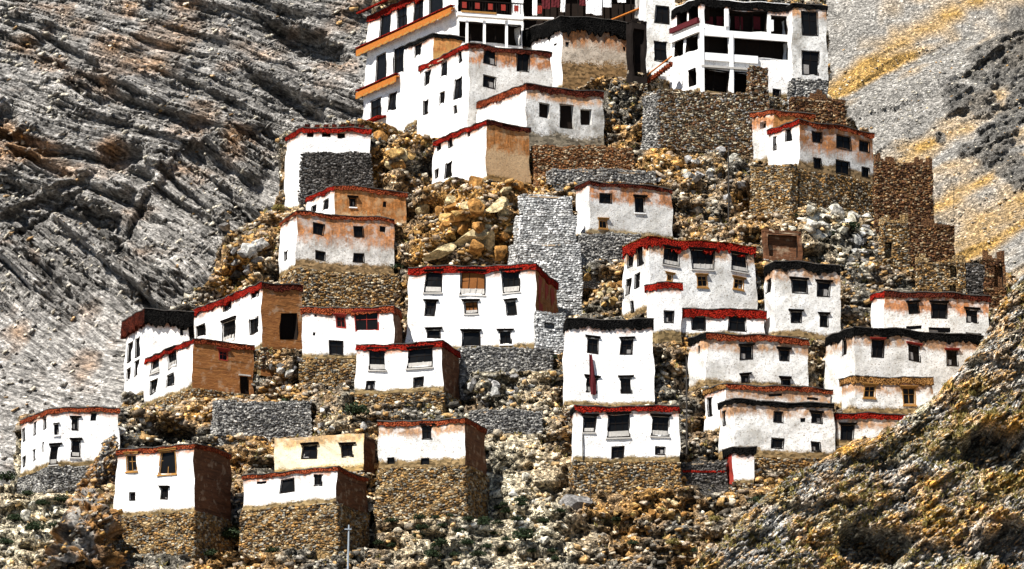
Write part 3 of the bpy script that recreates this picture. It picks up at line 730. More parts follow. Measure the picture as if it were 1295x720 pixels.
H('village_house', 'white house with red sloping roof edge and dark brick side with gaping doorway', (331, 356, 440, 243, 384, 30, 60), dict(), W_, 'mud_brick', band='red_brushwood', bandR='dark_red_brushwood', band_px=7,
  winL=[(249, 380, 259, 393, 'd'), (280, 372, 292, 391, 'd'), (318, 362, 328, 376, 'd'), (246, 411, 259, 426, 'd'), (281, 404, 297, 430, 'b'), (315, 401, 327, 421, 'd')], winR=[(355, 396, 377, 430, 'x')])
H('village_house', 'white house with brown brick flank and a doorway above the grey terrace wall', (243, 429, 492, 182, 322, 28, 62), dict(fb=505), W_, 'mud_brick', band='red_brushwood', bandR='rust_brushwood', band_px=5,
  winL=[(189, 446, 200, 472, 'b'), (211, 440, 223, 464, 'b'), (189, 481, 198, 499, 'd'), (209, 474, 219, 490, 'd')], winR=[(277, 443, 290, 456, 'R'), (304, 475, 317, 503, 'D')])
H('village_house', 'white house with deep dark overhanging eaves above the bare scree', (184, 393, 500, 157, 240, 6, 64), dict(), W_, W_, band='black_brushwood', bandL='dark_red_brushwood', band_px=16, over=.45, coping='dark_coping',
  winL=[(160, 433, 166, 458), (170, 427, 176, 452), (160, 466, 165, 481), (170, 456, 175, 476)], winR=[(228, 411, 233, 424)])
H('village_house', 'orange streaked two storey house on a rubble terrace', (373, 268, 340, 352, 500, 19, 68), dict(fb=352), W_, 'rusty_plaster', bandL='rust_brushwood', band='rust_brushwood', band_px=4,
  winL=[(359, 318, 364, 330)], winR=[(395, 282, 410, 297, 'd'), (448, 286, 462, 300, 'd'), (481, 287, 489, 295, 's'), (397, 317, 411, 329, 'd'), (447, 320, 461, 332, 'd')])
H('village_house', 'ochre walled house with red roof edge behind the orange streaked one', (422, 234, 285, 387, 515, 24, 60), dict(), W_, 'orange_plaster', bandL='red_brushwood', band='rust_brushwood', band_px=5,
  winL=[(407, 251, 414, 265), (393, 259, 399, 268)], winR=[(442, 251, 451, 263, 'w'), (484, 254, 490, 262, 's')])
H('watch_tower', 'white topped tower with dark stone body and notched red parapet', (381, 161, 262, 359, 470, 8, 62), dict(), W_, W_, cat='tower', group='', band='red_brushwood', band_px=5, coping='dark_coping',
  winR=[(388, 164, 397, 172, 'n'), (407, 165, 418, 173, 'n'), (427, 167, 438, 175, 'n')], post=lambda r, V: tower_body(r, V))
def tower_body(r, V):
    z = at_depth(420, 192, V.P[1])[2]; O, D, N, L = V.face('R'); mb = MB()
    n = 12
    for i in range(n):
        for j in range(9):
            h = lambda jj: V.zf - 2 + (z - V.zf + 2) * jj / 9
            c = []
            for f, g in ((i, j), (i + 1, j), (i + 1, j + 1), (i, j + 1)):
                q = O + D * (.7 + (L - .6) * f / n) + N * (.16 + .05 * math.sin(f * 2.3 + g * 1.7)); c.append(V.warp((q[0], q[1], h(g) + (.15 * math.sin(f * 1.9) if g == 9 else 0))))
            mb.quad(*c)
    mb.build('stone_facing', 'dark_stone', r); stone_courses(r, V, 'dark_stone', V.zf - .5, z, 'R', .2)
    for i in range(7):
        mb = MB(); s0 = .2 + (L - .4) * i / 7; box_on(mb, O, D, N, s0, s0 + L / 14, V.zt + .12, V.zt + .5, -.3, .1); mb.build('merlon', 'dark_red_brushwood', r, V.warp)
H('village_house', 'white house on steep ochre rock with red sloping roof edge and plain ochre end', (615, 153, 230, 546, 671, 32, 58), dict(), W_, 'orange_plaster', band='red_brushwood', bandR='dark_red_brushwood', band_px=5, fmat='white_dusty_plaster',
  winL=[(550, 177, 556, 191), (565, 172, 572, 187), (591, 167, 595, 174, 's'), (550, 215, 555, 226), (562, 206, 571, 226)])
H('village_house', 'grey stained house with three dark ragged niches and brown roof edge', (665, 107, 190, 601, 765, 22, 56), dict(), W_, 'grey_stained_plaster', bandL='rust_brushwood', band='dark_red_brushwood', band_px=7, coping='dark_coping',
  winR=[(682, 130, 695, 149, 'n'), (708, 131, 727, 162, 'n'), (736, 138, 750, 158, 'n')])
H('village_house', 'tall white house with red roof edge and scattered small windows below the monastery balconies', (592, 55, 180, 526, 702, 22, 60), dict(), W_, WS, bandL='red_brushwood', band='dark_red_brushwood', band_px=5,
  winL=[(578, 63, 584, 79), (554, 79, 562, 98), (533, 90, 541, 108), (572, 99, 583, 127), (554, 117, 561, 133), (532, 127, 539, 145), (573, 134, 578, 144)],
  winR=[(611, 57, 628, 81, 'd'), (656, 60, 673, 91, 'd'), (611, 95, 628, 111, 'd')])
H('assembly_hall', 'block with deep black roof band, blank white side and rust stained front', (711, 20, 112, 636, 797, 20, 56), dict(), W_, 'brown_plaster', cat='building', group='', band='black_brushwood', band_px=17, coping='dark_coping', over=.35,
  winR=[(714, 51, 719, 58, 's'), (789, 58, 793, 64, 's')], winL=[(700, 53, 704, 57, 's')])
H('village_house', 'faded white house with bracketed window and grey lower wall beside the stepped buttress', (745, 229, 296, 727, 851, 22, 62), dict(), W_, 'white_stained_plaster', band='dark_red_brushwood', band_px=4, coping='dark_coping',
  winR=[(758, 243, 773, 256, 'd'), (803, 250, 817, 270, 'w'), (757, 277, 769, 288, 'o')])
H('village_house', 'red topped house with white side and rust streaked front on ochre plinth', (1011, 151, 214, 969, 1107, 34, 56), dict(fb=262), W_, 'rusty_plaster', band='red_brushwood', bandR='rust_brushwood', band_px=5, fmat='ochre_stone',
  winL=[(975, 172, 980, 190), (990, 162, 999, 178)],
  winR=[(1027, 165, 1040, 179, 'd'), (1058, 172, 1078, 190, 'd'), (1089, 177, 1103, 191, 'd'), (1028, 198, 1039, 212, 'd'), (1058, 204, 1076, 222, 'd'), (1090, 210, 1102, 223, 'd')])
H('village_house', 'crumbling low ochre house with round opening beside the red topped house', (978, 139, 205, 948, 1030, 25, 40), dict(), WS, 'ochre_plaster', band='rust_brushwood', band_px=4, ragged=.6, winL=[(961, 154, 969, 163, 'n')])

# --- monastery blocks at the top
def monastery_left(r, V):
    for (u0, v0, u1, v1) in ((449, 66, 575, 13), (449, 122, 505, 97)):
        ledge(r, V, 'L', u0, v0 - 3, u1, v1 - 3, .6, .12, 'red_brushwood', 'awning_edge')
        ledge(r, V, 'L', u0, v0, u1, v1, (.5), .16, 'orange_board', 'awning', .05, max(4, int((u1 - u0) / 9)))
    ledge(r, V, 'L', 446, 168, 488, 146, 1.2, .25, 'red_brushwood', 'awning', .2)
    ledge(r, V, 'L', 455, 14, 540, -18, .5, .2, 'red_brushwood', 'awning', .1)
    ledge(r, V, 'R', 577, 20, 660, 28, .7, .45, 'white_paint', 'balcony_floor')
    ledge(r, V, 'R', 582, 17, 626, 21, .76, .25, 'ochre_wood', 'balcony_fascia')
    O, D, N, L = V.face('R'); f = face_map(O, D, N); s0, z0 = f(578, 14); s1, _ = f(660, 24); mb = MB()
    s1 = min(s1, L)
    for i in range(24):
        s = s0 + (s1 - s0) * i / 24; box_on(mb, O, D, N, s, s + .06, z0, z0 + 1.2, .55, .61)
    box_on(mb, O, D, N, s0, s1, z0 + 1.2, z0 + 1.32, .5, .66); mb.build('railing', 'dark_wood', r)
    for i in range(5):
        mb = MB(); s = s0 + (s1 - s0) * (i + .3) / 5; box_on(mb, O, D, N, s, s + .55, z0 + .25, z0 + 1.0, .62, .66); mb.build('red_panel', 'red_wood', r)
    for u in (590, 612, 640):
        s, _ = f(u, 40); mb = MB(); box_on(mb, O, D, N, s - .14, s + .14, f(u, 53)[1] - 1.2, f(u, 27)[1], .05, .35); mb.build('column', 'white_paint', r)
H('monastery_wing', 'tall white monastery wing with orange awnings and dark window bays', (577, -32, 172, 455, 668, 14, 58), dict(bury=8), W_, W_, cat='monastery', group='', band='red_brushwood', band_px=8, post=monastery_left,
  winL=[(470, 70, 484, 106, 'd'), (493, 60, 508, 95, 'd'), (465, 127, 480, 154, 'd'), (488, 118, 499, 141, 'd'), (473, 20, 487, 47, 'd'), (496, 9, 511, 39, 'd'), (519, -2, 533, 27, 'd'), (541, -12, 560, 18, 'd')],
  winR=[(582, 28, 668, 53, 'v'), (582, -8, 655, 15, 'v')])
H('monastery_annex', 'small white annex with black roof edge and ochre end wall under the orange awning', (547, 43, 150, 511, 594, 18, 58), dict(y=519.0), W_, 'ochre_plaster', cat='annex', group='', band='black_brushwood', band_px=4, coping='dark_coping', winL=[(523, 56, 532, 72, 'd')])

def monastery_right(r, V):
    y = V.P[1]
    VA = Vol(817, -28, 112, 808, 856, 6, 60, y=y + 5.2, do_carve=False, bury=3); build_walls(r, VA, W_, WD, band='black_brushwood', band_px=6, wname='wing_wall', winR=[(828, 8, 847, 31, 'd'), (826, 53, 845, 79, 'd')], coping='dark_coping')
    yt = at_depth(1002, 60, y)[1] + (1002 - 885) * y / FPX * math.tan(R(15)) - 1.2
    VT = Vol(1002, 6, 128, 996, 1047, 10, 70, y=yt, do_carve=False, bury=4, dep=6)
    build_walls(r, VT, W_, 'grey_stained_plaster', band='black_brushwood', band_px=5, wname='tower_wall', winR=[(1013, 15, 1036, 46, 'd'), (1014, 65, 1036, 96, 'd')], coping='dark_coping', split=(at_depth(1020, 100, yt)[2], 'grey_stone'))
    # balcony bands and columns
    ledge(r, V, 'R', 885, 42, 1001, 57, .25, .8, 'white_paint', 'balcony_parapet')
    ledge(r, V, 'L', 849, 54, 885, 42, .25, .7, 'white_paint', 'balcony_parapet')
    ledge(r, V, 'L', 849, 42, 884, 30, .32, .6, 'red_cloth', 'red_hanging')
    ledge(r, V, 'R', 886, 84, 960, 92, .35, .25, 'grey_wood', 'balcony_floor')
    ledge(r, V, 'R', 886, 74, 958, 83, .2, .9, 'white_paint', 'balcony_parapet')
    O, D, N, L = V.face('R'); f = face_map(O, D, N)
    for u, a, b in ((887, 30, 118), (924, 40, 120), (975, 26, 40), (918, 12, 34)):
        s, _ = f(u, a); mb = MB(); box_on(mb, O, D, N, s - .22, s + .22, f(u, b)[1], f(u, a)[1], .02, .3); mb.build('column', 'white_paint', r)
    s0, z0 = f(890, 26)
    for u in (900, 915, 938, 960):
        s, _ = f(u, 20); mb = MB(); box_on(mb, O, D, N, s - .5, s + .5, f(u, 34)[1], f(u, 18)[1], -1.2, -1.1); mb.build('red_hanging', 'red_cloth', r)
    # outside stair
    A, B = at_depth(850, 80, y + 2.5), at_depth(816, 106, y + 2.5); mb = MB()
    for i in range(11):
        q = A + (B - A) * i / 11; w = .42
        mb.hexa([(q[0] - w, q[1] - .6, q[2] - .34), (q[0] + .05, q[1] - .6, q[2] - .34), (q[0] + .05, q[1] + .6, q[2] - .34), (q[0] - w, q[1] + .6, q[2] - .34), (q[0] - w, q[1] - .6, q[2]), (q[0] + .05, q[1] - .6, q[2]), (q[0] + .05, q[1] + .6, q[2]), (q[0] - w, q[1] + .6, q[2])])
    st_ = mb.build('stair', 'rust_brushwood', r)
    mb = MB(); mb.tube(A + np.array([0, -.7, .7]), B + np.array([0, -.7, .7]), .09, .09); mb.build('stair_rail', 'orange_board', st_)
H('monastery_hall', 'white monastery hall with stacked open verandas and black roof', (885, -2, 118, 846, 1003, 15, 58), dict(), W_, W_, cat='monastery', group='', band='black_brushwood', band_px=9, coping='white_paint', post=monastery_right,
  winL=[(852, 12, 866, 34, 'v'), (868, 8, 882, 27, 'v'), (851, 52, 863, 72, 'v'), (866, 48, 881, 66, 'v'), (870, 90, 880, 110, 'v')],
  winR=[(890, 8, 916, 32, 'v'), (922, 14, 972, 40, 'v'), (977, 22, 999, 48, 'v'), (889, 43, 921, 73, 'v'), (929, 48, 1000, 74, 'v'), (888, 90, 921, 116, 'v'), (928, 92, 950, 118, 'v'), (977, 113, 987, 128, 'd')])

def gallery(r, V):
    O, D, N, L = V.face('R'); f = face_map(O, D, N)
    for u, m, a, b in ((676, 'white_paint', -12, 20), (690, 'red_cloth', -12, 12), (702, 'red_cloth', -12, 10), (682, 'red_wood', 8, 18), (712, 'white_paint', -12, 16), (738, 'red_cloth', -12, 8), (746, 'white_cloth', -2, 18), (756, 'white_cloth', -8, 20), (768, 'white_cloth', -10, 10), (786, 'white_cloth', -12, 4), (806, 'grey_wood', -12, 24)):
        s, z0 = f(u, b); z1 = f(u, a)[1]; w = .5 if 'cloth' in m else .28; mb = MB()
        for i in range(4):
            for j in range(5):
                c = []
                for (ii, jj) in ((i, j), (i + 1, j), (i + 1, j + 1), (i, j + 1)):
                    q = O + D * (s - w + 2 * w * ii / 4) + N * (.25 + .09 * math.sin(ii * 2.1 + jj * .8 + u)); c.append((q[0], q[1], z0 + (z1 - z0) * jj / 5))
                mb.quad(*c)
        o = mb.build({'red_cloth': 'red_hanging', 'white_cloth': 'white_hanging'}.get(m, 'post'), m, r); md = o.modifiers.new('solid', 'SOLIDIFY'); md.thickness = .08
    ledge(r, V, 'R', 660, 24, 700, 27, .5, .25, 'white_paint', 'balcony_floor')
    for (u0, v0, u1, v1) in ((772, 27, 818, 8),):
        s0, z0 = f(u0, v0); s1, z1 = f(u1, v1); mb = MB(); a, b = O + D * s0 + N * .4, O + D * s1 + N * .4; mb.tube((a[0], a[1], z0), (b[0], b[1], z1), .14, .14); mb.build('stair_rail', 'orange_board', r)
H('monastery_gallery', 'dark open gallery hung with red and white cloths behind the black banded block', (659, -40, 52, 630, 822, 5, 70), dict(dep=6, bury=5), W_, W_, cat='gallery', group='', post=gallery, winR=[(661, -30, 818, 46, 'v')])

# --- bare stone blocks, ruins and retaining walls
def S(name, label, va, vk, mat, cat, post=None, group='', matL=None, **k):
    def go():
        V = Vol(*va, **vk); r = root_at(name, V.P, label, cat, group); build_walls(r, V, matL or mat, mat, **k)
        rubble_top(r, V, mat); r['kind'] = 'thing'
        if post: post(r, V)
    add(vk.get('fb') or va[2], go)
def rubble_top(r, V, mat):
    mb = MB(); p = V.poly
    for k in range(4):
        A, B_ = p[k], p[(k + 1) % 4]; L = np.linalg.norm(B_ - A); i = 0
        while i < L:
            w = random.uniform(.3, .7); h = random.uniform(.05, .35) + (.9 * max(0, math.sin(i * 1.3 + V.ph)) ** 3 if 'ruin' in r.name else 0); d = (B_ - A) / L; n = np.array([d[1], -d[0], 0])
            q0, q1 = A + d * i + n * .06, A + d * min(L, i + w - .04) + n * .06; q2, q3 = q1 - n * .5, q0 - n * .5
            z = V.zt - .12
            mb.hexa([(*q[:2], z) for q in (q0, q1, q2, q3)] + [(*(q * .985 + (A + B_) / 2 * .015)[:2], z + h + random.uniform(-.05, .05)) for q in (q0, q1, q2, q3)]); i += w
    mb.build('wall_top', mat, r, V.warp)
S('gap_infill', 'narrow black added shed squeezed between rust stained block and veranda hall', (799, 26, 106, 792, 818, 6, 55), dict(dep=4), 'dark_wood', 'infill', winR=[(801, 36, 815, 96, 'x')])  # dark block added to fill the black shadow gap between two buildings
S('ruined_wall', 'flat topped brown stone block under the corner tower of the veranda hall', (1004, 124, 170, 998, 1070, 12, 60), dict(), 'brown_stone', 'ruin')
S('ruined_wall', 'tall dark brown stone wall beside the red topped house', (1109, 206, 292, 1104, 1181, 10, 60), dict(dep=6), 'brown_stone', 'ruin')
S('ruined_wall', 'ochre pillar like ruin with black opening under the dark brown stone wall', (1118, 280, 336, 1112, 1150, 10, 60), dict(dep=4), 'ochre_stone', 'ruin', winR=[(1116, 306, 1128, 326, 'x')])
S('ruined_wall', 'low brown stone ruin against the ochre scree band', (1150, 284, 340, 1144, 1208, 8, 60), dict(dep=5), 'brown_stone', 'ruin')
S('ruined_wall', 'broken ochre ruin with missing bays above the buff stained house', (1163, 331, 378, 1158, 1222, 8, 60), dict(dep=5), 'ochre_stone', 'ruin', winR=[(1201, 338, 1210, 352, 'x'), (1201, 362, 1209, 374, 'x')])
S('ruined_wall', 'dark stub of ruined wall at the end of broken ochre ruin', (1224, 334, 382, 1220, 1246, 8, 60), dict(dep=5), 'dark_stone', 'ruin')
S('ruined_wall', 'ragged tall ruin corner with dark hollow beside the rock slope', (1247, 328, 386, 1243, 1272, 8, 60), dict(dep=5), 'brown_stone', 'ruin', winR=[(1257, 336, 1268, 362, 'x')])
S('storehouse', 'small dark roofless store with brown walls beside the big dripping red banded house', (968, 292, 330, 964, 1014, 6, 60), dict(dep=4), 'brown_and_shaded_brick', 'store', winR=[(972, 297, 1008, 324, 'x')])
S('retaining_wall', 'broad rubble retaining wall under the veranda hall', (832, 114, 188, 811, 952, 10, 55), dict(dep=5), 'mixed_stone', 'retaining wall', matL='grey_stone')
S('retaining_wall', 'reddish stone terrace wall under the house with three niches', (676, 184, 214, 672, 802, 8, 60), dict(dep=4), 'red_stone', 'retaining wall')
S('retaining_wall', 'ochre rubble terrace wall under the orange streaked house', (372, 344, 392, 352, 506, 6, 60), dict(dep=3), 'ochre_stone', 'retaining wall')
S('retaining_wall', 'ochre stone wall under the white side of the red topped house', (1000, 208, 268, 948, 1009, 40, 20), dict(dep=4), 'ochre_stone', 'retaining wall')
S('retaining_wall', 'grey terrace wall under the brown brick flanked house', (275, 508, 550, 268, 395, 4, 60), dict(dep=3), 'grey_stone', 'retaining wall')
S('retaining_wall', 'grey dry stone wall in the rubble below the three storey house', (600, 519, 547, 594, 686, 6, 60), dict(dep=2), 'grey_stone', 'retaining wall')
S('retaining_wall', 'grey wall with square hole between three storey house and tall white house', (679, 396, 447, 676, 716, 6, 60), dict(dep=4), 'pale_block', 'retaining wall', winR=[(689, 408, 701, 415, 'x')])
S('retaining_wall', 'rubble wall running under the three storey house', (583, 440, 470, 576, 700, 4, 60), dict(dep=2), 'grey_stone', 'retaining wall')
S('retaining_wall', 'low wall with red foot between the red edged house and the gate', (862, 584, 606, 857, 920, 4, 60), dict(dep=2), 'dark_stone', 'retaining wall',
  post=lambda r, V: ledge(r, V, 'R', 862, 598, 918, 598, .12, .22, 'red_brushwood', 'red_foot'))
S('retaining_wall', 'rubble terrace wall under the faded house beside the buttress', (735, 296, 330, 728, 812, 6, 60), dict(dep=3), 'grey_stone', 'retaining wall')
S('retaining_wall', 'low rubble wall along the foot of the three niche house terrace', (700, 214, 232, 690, 830, 6, 60), dict(dep=2), 'grey_stone', 'retaining wall')
def buttress():
    V = Vol(652, 308, 402, 640, 737, 5, 55, dep=6); r = root_at('buttress', V.P, 'stepped pale grey stone buttress climbing above the three storey house', 'buttress')
    build_walls(r, V, 'pale_block', 'pale_block', wname='lower_step')
    V2 = Vol(657, 272, 312, 650, 729, 5, 55, y=V.P[1] + 1.2, do_carve=True, bury=1, dep=5); build_walls(r, V2, 'pale_block', 'pale_block', wname='middle_step')
    V3 = Vol(662, 247, 276, 656, 725, 5, 55, y=V.P[1] + 2.4, do_carve=True, bury=1, dep=4); build_walls(r, V3, 'pale_block', 'pale_block', wname='upper_step')
add(402, buttress)
def gate():
    V = Vol(927, 566, 612, 917, 954, 6, 62, dep=2.5); r = root_at('entrance_gate', V.P, 'small white gate post house with red side and dark roof beside stone wall', 'gate')
    build_walls(r, V, 'red_wood', W_, band='black_brushwood', band_px=8, wname='wall')
add(612, gate)
def stone_stack():
    V = Vol(950, 84, 140, 944, 972, 10, 60, dep=3); r = root_at('stone_stack', V.P, 'rough pile of stones stacked against the veranda hall', 'stone pile'); build_box(r, 'stack', V, V.zf - 2, V.zt, 0, 'brown_stone', .5); stone_courses(r, V, 'mixed_stone', V.zf - .5, V.zt)
add(139, stone_stack)
def pipe(r, V, side, u, v0, v1):
    O, D, N, L = V.face(side); f = face_map(O, D, N); s, z1 = f(u, v0); _, z0 = f(u, v1); mb = MB()
    q = O + D * s + N * .08; mb.tube((q[0], q[1], z0), (q[0], q[1], z1), .06, .06); mb.build('drain_pipe', 'dark_pole', r)
def cloth_banner(V):
    O, D, N, L = V.face('R'); f = face_map(O, D, N); mb = MB(); s0, z1 = f(743, 449); s1, z0 = f(752, 500); n = 14; rows = []
    for j in range(n + 1):
        t = j / n; row = []
        for i in range(5):
            w = (i / 4 - .5) * (.28 + .25 * math.sin(t * 2.6) + (.1 if t > .6 else 0)); c = s0 + .3 + (s1 - s0 - .3) * t * .7
            n_ = .22 + .07 * math.sin(i * 1.9 + t * 5) + .12 * math.sin(t * 3); q = O + D * (c + w) + N * n_; row.append((q[0], q[1], z1 + (z0 - z1) * t + .05 * math.sin(i * 2)))
        rows.append(row)
    for j in range(n):
        for i in range(4): mb.quad(rows[j][i], rows[j][i + 1], rows[j + 1][i + 1], rows[j + 1][i])
    o = mb.build('hanging_cloth', 'red_cloth'); m = o.modifiers.new('solid', 'SOLIDIFY'); m.thickness = .02
    tag(o, 'long dark red cloth hanging down from a window of the tall white house', 'cloth')

exec_order.sort(key=lambda t: -t[0])
for _, fn in exec_order: fn()
# ------------------------------------------------------------------ hillside surface
G += .35 * np.abs(fbm(X / 1.6, Z / 1.3, 3, 9)) + .12 * fbm(X / .5, Z / .4, 2, 5)
for (u, v, ru, rv, dpt) in [(375, 524, 24, 14, 5), (215, 545, 28, 12, 4), (960, 175, 14, 22, 3), (925, 150, 22, 12, 3.5), (868, 265, 26, 9, 3), (840, 380, 16, 10, 2), (690, 215, 20, 6, 2), (420, 560, 20, 6, 2), (640, 480, 18, 5, 2), (340, 470, 14, 8, 2.5), (300, 345, 14, 14, 3), (545, 260, 10, 10, 2.5)]:
    UU, VV = pix(X, G, Z); s_ = np.sqrt(((UU - u) / ru) ** 2 + ((VV - v) / rv) ** 2) + .5 * fbm(X / 2, Z / 1.6, 3, u * .1); G += dpt * sst(1.1, .75, s_)
bo, bg = blocks(X / 2.4, Z / 1.5, 3); bo2, bg2 = blocks(X / 1.0 + .3 * Z, Z / .62, 5); bm_ = sst(-.25, .15, fbm(X / 8, Z / 6, 3, 61))
G += bm_ * (.75 * bo + 1.0 * sst(.16, .02, bg)) + .28 * bo2 + .3 * sst(.12, .0, bg2)
# dark pockets between blocks, and ragged little ledges
pk = fbm(X / 2.3, Z / 1.25, 3, 41); G += 1.7 * sst(.22, .36, pk) + .9 * sst(.1, .2, fbm(X / 4.5, Z / .8, 3, 42)) * sst(-.2, .2, fbm(X / 9, Z / 7, 2, 43))
UU, VV = pix(X, G, Z)
def blob(U, V, L):
    k = np.zeros_like(U)
    for (u, v, r, a) in L: k = np.maximum(k, a * np.exp(-((U - u) ** 2 + (V - v) ** 2) / r ** 2))
    return k
OCHRE = [(590, 275, 75, 1), (140, 620, 50, 1), (515, 145, 40, 1), (300, 330, 40, .9), (760, 200, 70, .7), (830, 160, 60, .6), (450, 370, 60, .7), (520, 640, 60, .5), (800, 620, 120, .6), (980, 245, 60, .8),
         (250, 510, 40, .6), (650, 235, 30, 1.0), (100, 590, 50, .6), (860, 440, 30, .8), (1090, 620, 90, .6), (670, 600, 40, .5)]
PALE = [(1050, 280, 60, 1), (650, 650, 95, 1.5), (50, 640, 90, 1.2), (560, 675, 90, 1.4), (440, 510, 40, .8), (620, 460, 80, .5), (680, 510, 40, .7), (900, 175, 35, .6)]
def hill_tint(U, V, a, b):
    o = blob(U, V, OCHRE); p = blob(U, V, PALE)
    n1 = fbm(a / 3, b / 2.5, 4, 21); n2 = fbm(a / 9, b / 7, 3, 33)
    base = np.stack([.14 + .06 * n1] * 3, -1) * np.array([1.06, 1.0, .88])
    fo = np.clip(o * 1.0 + 1.1 * n1 + .5 * n2 + .2, 0, 1)[..., None]
    c = base * (1 - fo) + np.array([.33, .185, .06]) * fo
    fp = np.clip(p * .9 + .8 * n2 - .15, 0, 1)[..., None] * .8
    return (c * (1 - fp) + np.array([.50, .46, .36]) * fp) * np.array([1.4, 1.34, 1.22])
me = grid_mesh('hillside', np.stack([X, G, Z], -1), hill_tint(UU, VV, X, Z), 'hill_soil')
tag(link('hillside', me), kind='structure')

# ------------------------------------------------------------------ background cliff of folded strata
def axis(a, b, c, d, fine, coarse): return np.concatenate([np.arange(a, b, coarse), np.arange(b, c, fine), np.arange(c, d, coarse)])
cx, cz = axis(-230, -82, -6, 12, .21, 3.0), axis(-10, 88, 204, 420, .21, 3.0)
CX, CZ = np.meshgrid(cx, cz)
CY = 592 + (CZ - 100) * .78 + 6 * fbm(CX / 45, CZ / 35, 3, 3)
CU, CV = pix(CX, CY, CZ)
mB = sst(.42, .5, blob(CU, CV, [(300, 275, 125, 1.0), (60, 370, 120, .9), (180, 340, 90, .9)]) + .12 * fbm(CX / 9, CZ / 8, 3, 8))
th = R(21) + R(19) * mB
wpA = 1.5 * fbm(CX / 20, CZ / 15, 3, 12)
sA, sB = CZ + (CX + 40) * math.tan(R(21)) + wpA, CZ + (CX + 40) * math.tan(R(40)) + wpA + 7
sc_ = np.where(mB > .5, sB, sA); tt = CX - CZ * .5
scree = sst(.25, .75, blob(CU, CV, [(60, 560, 170, 1.1), (0, 480, 120, 1.0), (130, 470, 100, 1.0), (200, 60, 40, .5), (340, 245, 40, .6)]) + .25 * fbm(CX / 7, CZ / 6, 3, 40))
warp2 = .5 * fbm(CX / 2.5, CZ / 2.5, 3, 19)
def beds(s_):
    s_ = s_ + .35 * warp2
    a = vn(s_ / 5.5, tt / 90 + 3); b = vn(s_ / 1.9, tt / 34); c = vn(s_ / .55, tt / 10); d = vn(s_ / .28, tt / 5)
    crack = np.exp(-(vn(s_ / 2.6 + 9, tt / 45) / .05) ** 2) * sst(-.1, .25, vn(s_ / 9, tt / 12 + 5)) + .6 * np.exp(-(vn(s_ / 1.1 + 4, tt / 18) / .07) ** 2) * sst(0, .3, vn(s_ / 6, tt / 8 + 1))
    return 3.2 * sst(-.06, .02, a) + 1.2 * sst(-.06, .02, b) + .35 * sst(-.1, .05, c) + .12 * d - 2.6 * crack, b, c
DA, bA, cA = beds(sA); DB, bB, cB = beds(sB)
b2 = np.where(mB > .5, bB, bA); b3 = np.where(mB > .5, cB, cA)
brk = fbm(CX / 1.6, CZ / 1.4, 4, 14, .6); jag = ridged(tt / 4.0, sc_ / 9, 4, 6)
rough = (1 - scree) * (.55 + .45 * sst(-.3, .3, fbm(CX / 12, CZ / 10, 3, 44)))
kA, gA = blocks(tt / 5.5, sA / 1.5, 2); kB, gB = blocks(tt / 4.5, sB / 1.3, 4)
D1 = DA * (1 - mB) + DB * mB + .4 * brk + .5 * jag + .75 * np.where(mB > .5, kB, kA) - .8 * sst(.1, .0, np.where(mB > .5, gB, gA))
CY2 = CY - rough * D1 - scree * (.25 * brk + .25 * fbm(CX / .9, CZ / .8, 3, 3))
for (u0, v0, u1, v1, w, a) in [(-5, 275, 118, 222, 6, 2.6), (125, 335, 205, 222, 9, .9), (150, 330, 190, 250, 4, -2.0), (20, 300, 110, 245, 3, -2.0)]:
    L_ = math.hypot(u1 - u0, v1 - v0); tq = ((CU - u0) * (u1 - u0) + (CV - v0) * (v1 - v0)) / L_ ** 2; dq = np.abs((CU - u0) * (v1 - v0) - (CV - v0) * (u1 - u0)) / L_
    CY2 -= a * sst(1.2, .5, dq / w + .5 * brk) * sst(-.05, .05, tq) * sst(1.05, .95, tq)
# deep clefts
for (u, v, ru, rv, rot, dpt) in [(385, 55, 55, 16, .45, 6), (370, 128, 60, 9, .55, 4), (160, 200, 28, 14, 0, 5), (190, 55, 70, 5, .3, 2.5), (100, 75, 50, 5, .5, 2.5), (110, 105, 60, 6, .45, 3), (260, 120, 70, 5, .42, 3), (60, 215, 50, 6, .4, 3), (300, 260, 50, 4, .7, 2.5), (240, 250, 50, 4, .7, 2.5), (60, 350, 45, 6, .75, 3), (200, 395, 40, 6, .7, 2.5), (130, 285, 45, 8, .7, 3), (10, 160, 14, 20, 0, 3), (330, 10, 60, 8, .3, 3)]:
    du, dv = CU - u, CV - v; a = du * math.cos(rot) + dv * math.sin(rot); b = -du * math.sin(rot) + dv * math.cos(rot)
    CY2 += dpt * sst(1.3, .5, np.sqrt((a / ru) ** 2 + (b / rv) ** 2) + .35 * brk)
n1 = fbm(CX / 5, CZ / 4, 4, 50); och = np.clip(blob(CU, CV, [(245, 168, 45, 1.1), (290, 185, 30, 1.1), (150, 192, 34, 1.1), (70, 200, 40, 1.0), (15, 200, 55, 1.3), (440, 50, 40, .8), (60, 50, 60, .7), (170, 20, 120, .7), (300, 70, 60, .6), (180, 310, 20, .8), (105, 460, 25, .9), (30, 420, 20, .7), (220, 60, 40, .6)]) + 1.1 * n1 - .45, 0, 1)[..., None]
g = .25 + .07 * n1 + .08 * b2 * rough + .05 * b3 * rough + .08 * scree + .0 * scree
ct = np.stack([g * 1.06, g * 1.0, g * .92], -1); ct = ct * (1 - och * .8) + np.array([.30, .15, .05]) * och * .8
me = grid_mesh('cliff', np.stack([CX, CY2, CZ], -1), ct, 'cliff_rock'); set_vec(me, 'bed', np.stack([tt / 5, CY2 / 8, (sc_ + .35 * warp2) * 1.3], -1)); tag(link('cliff', me), kind='structure')

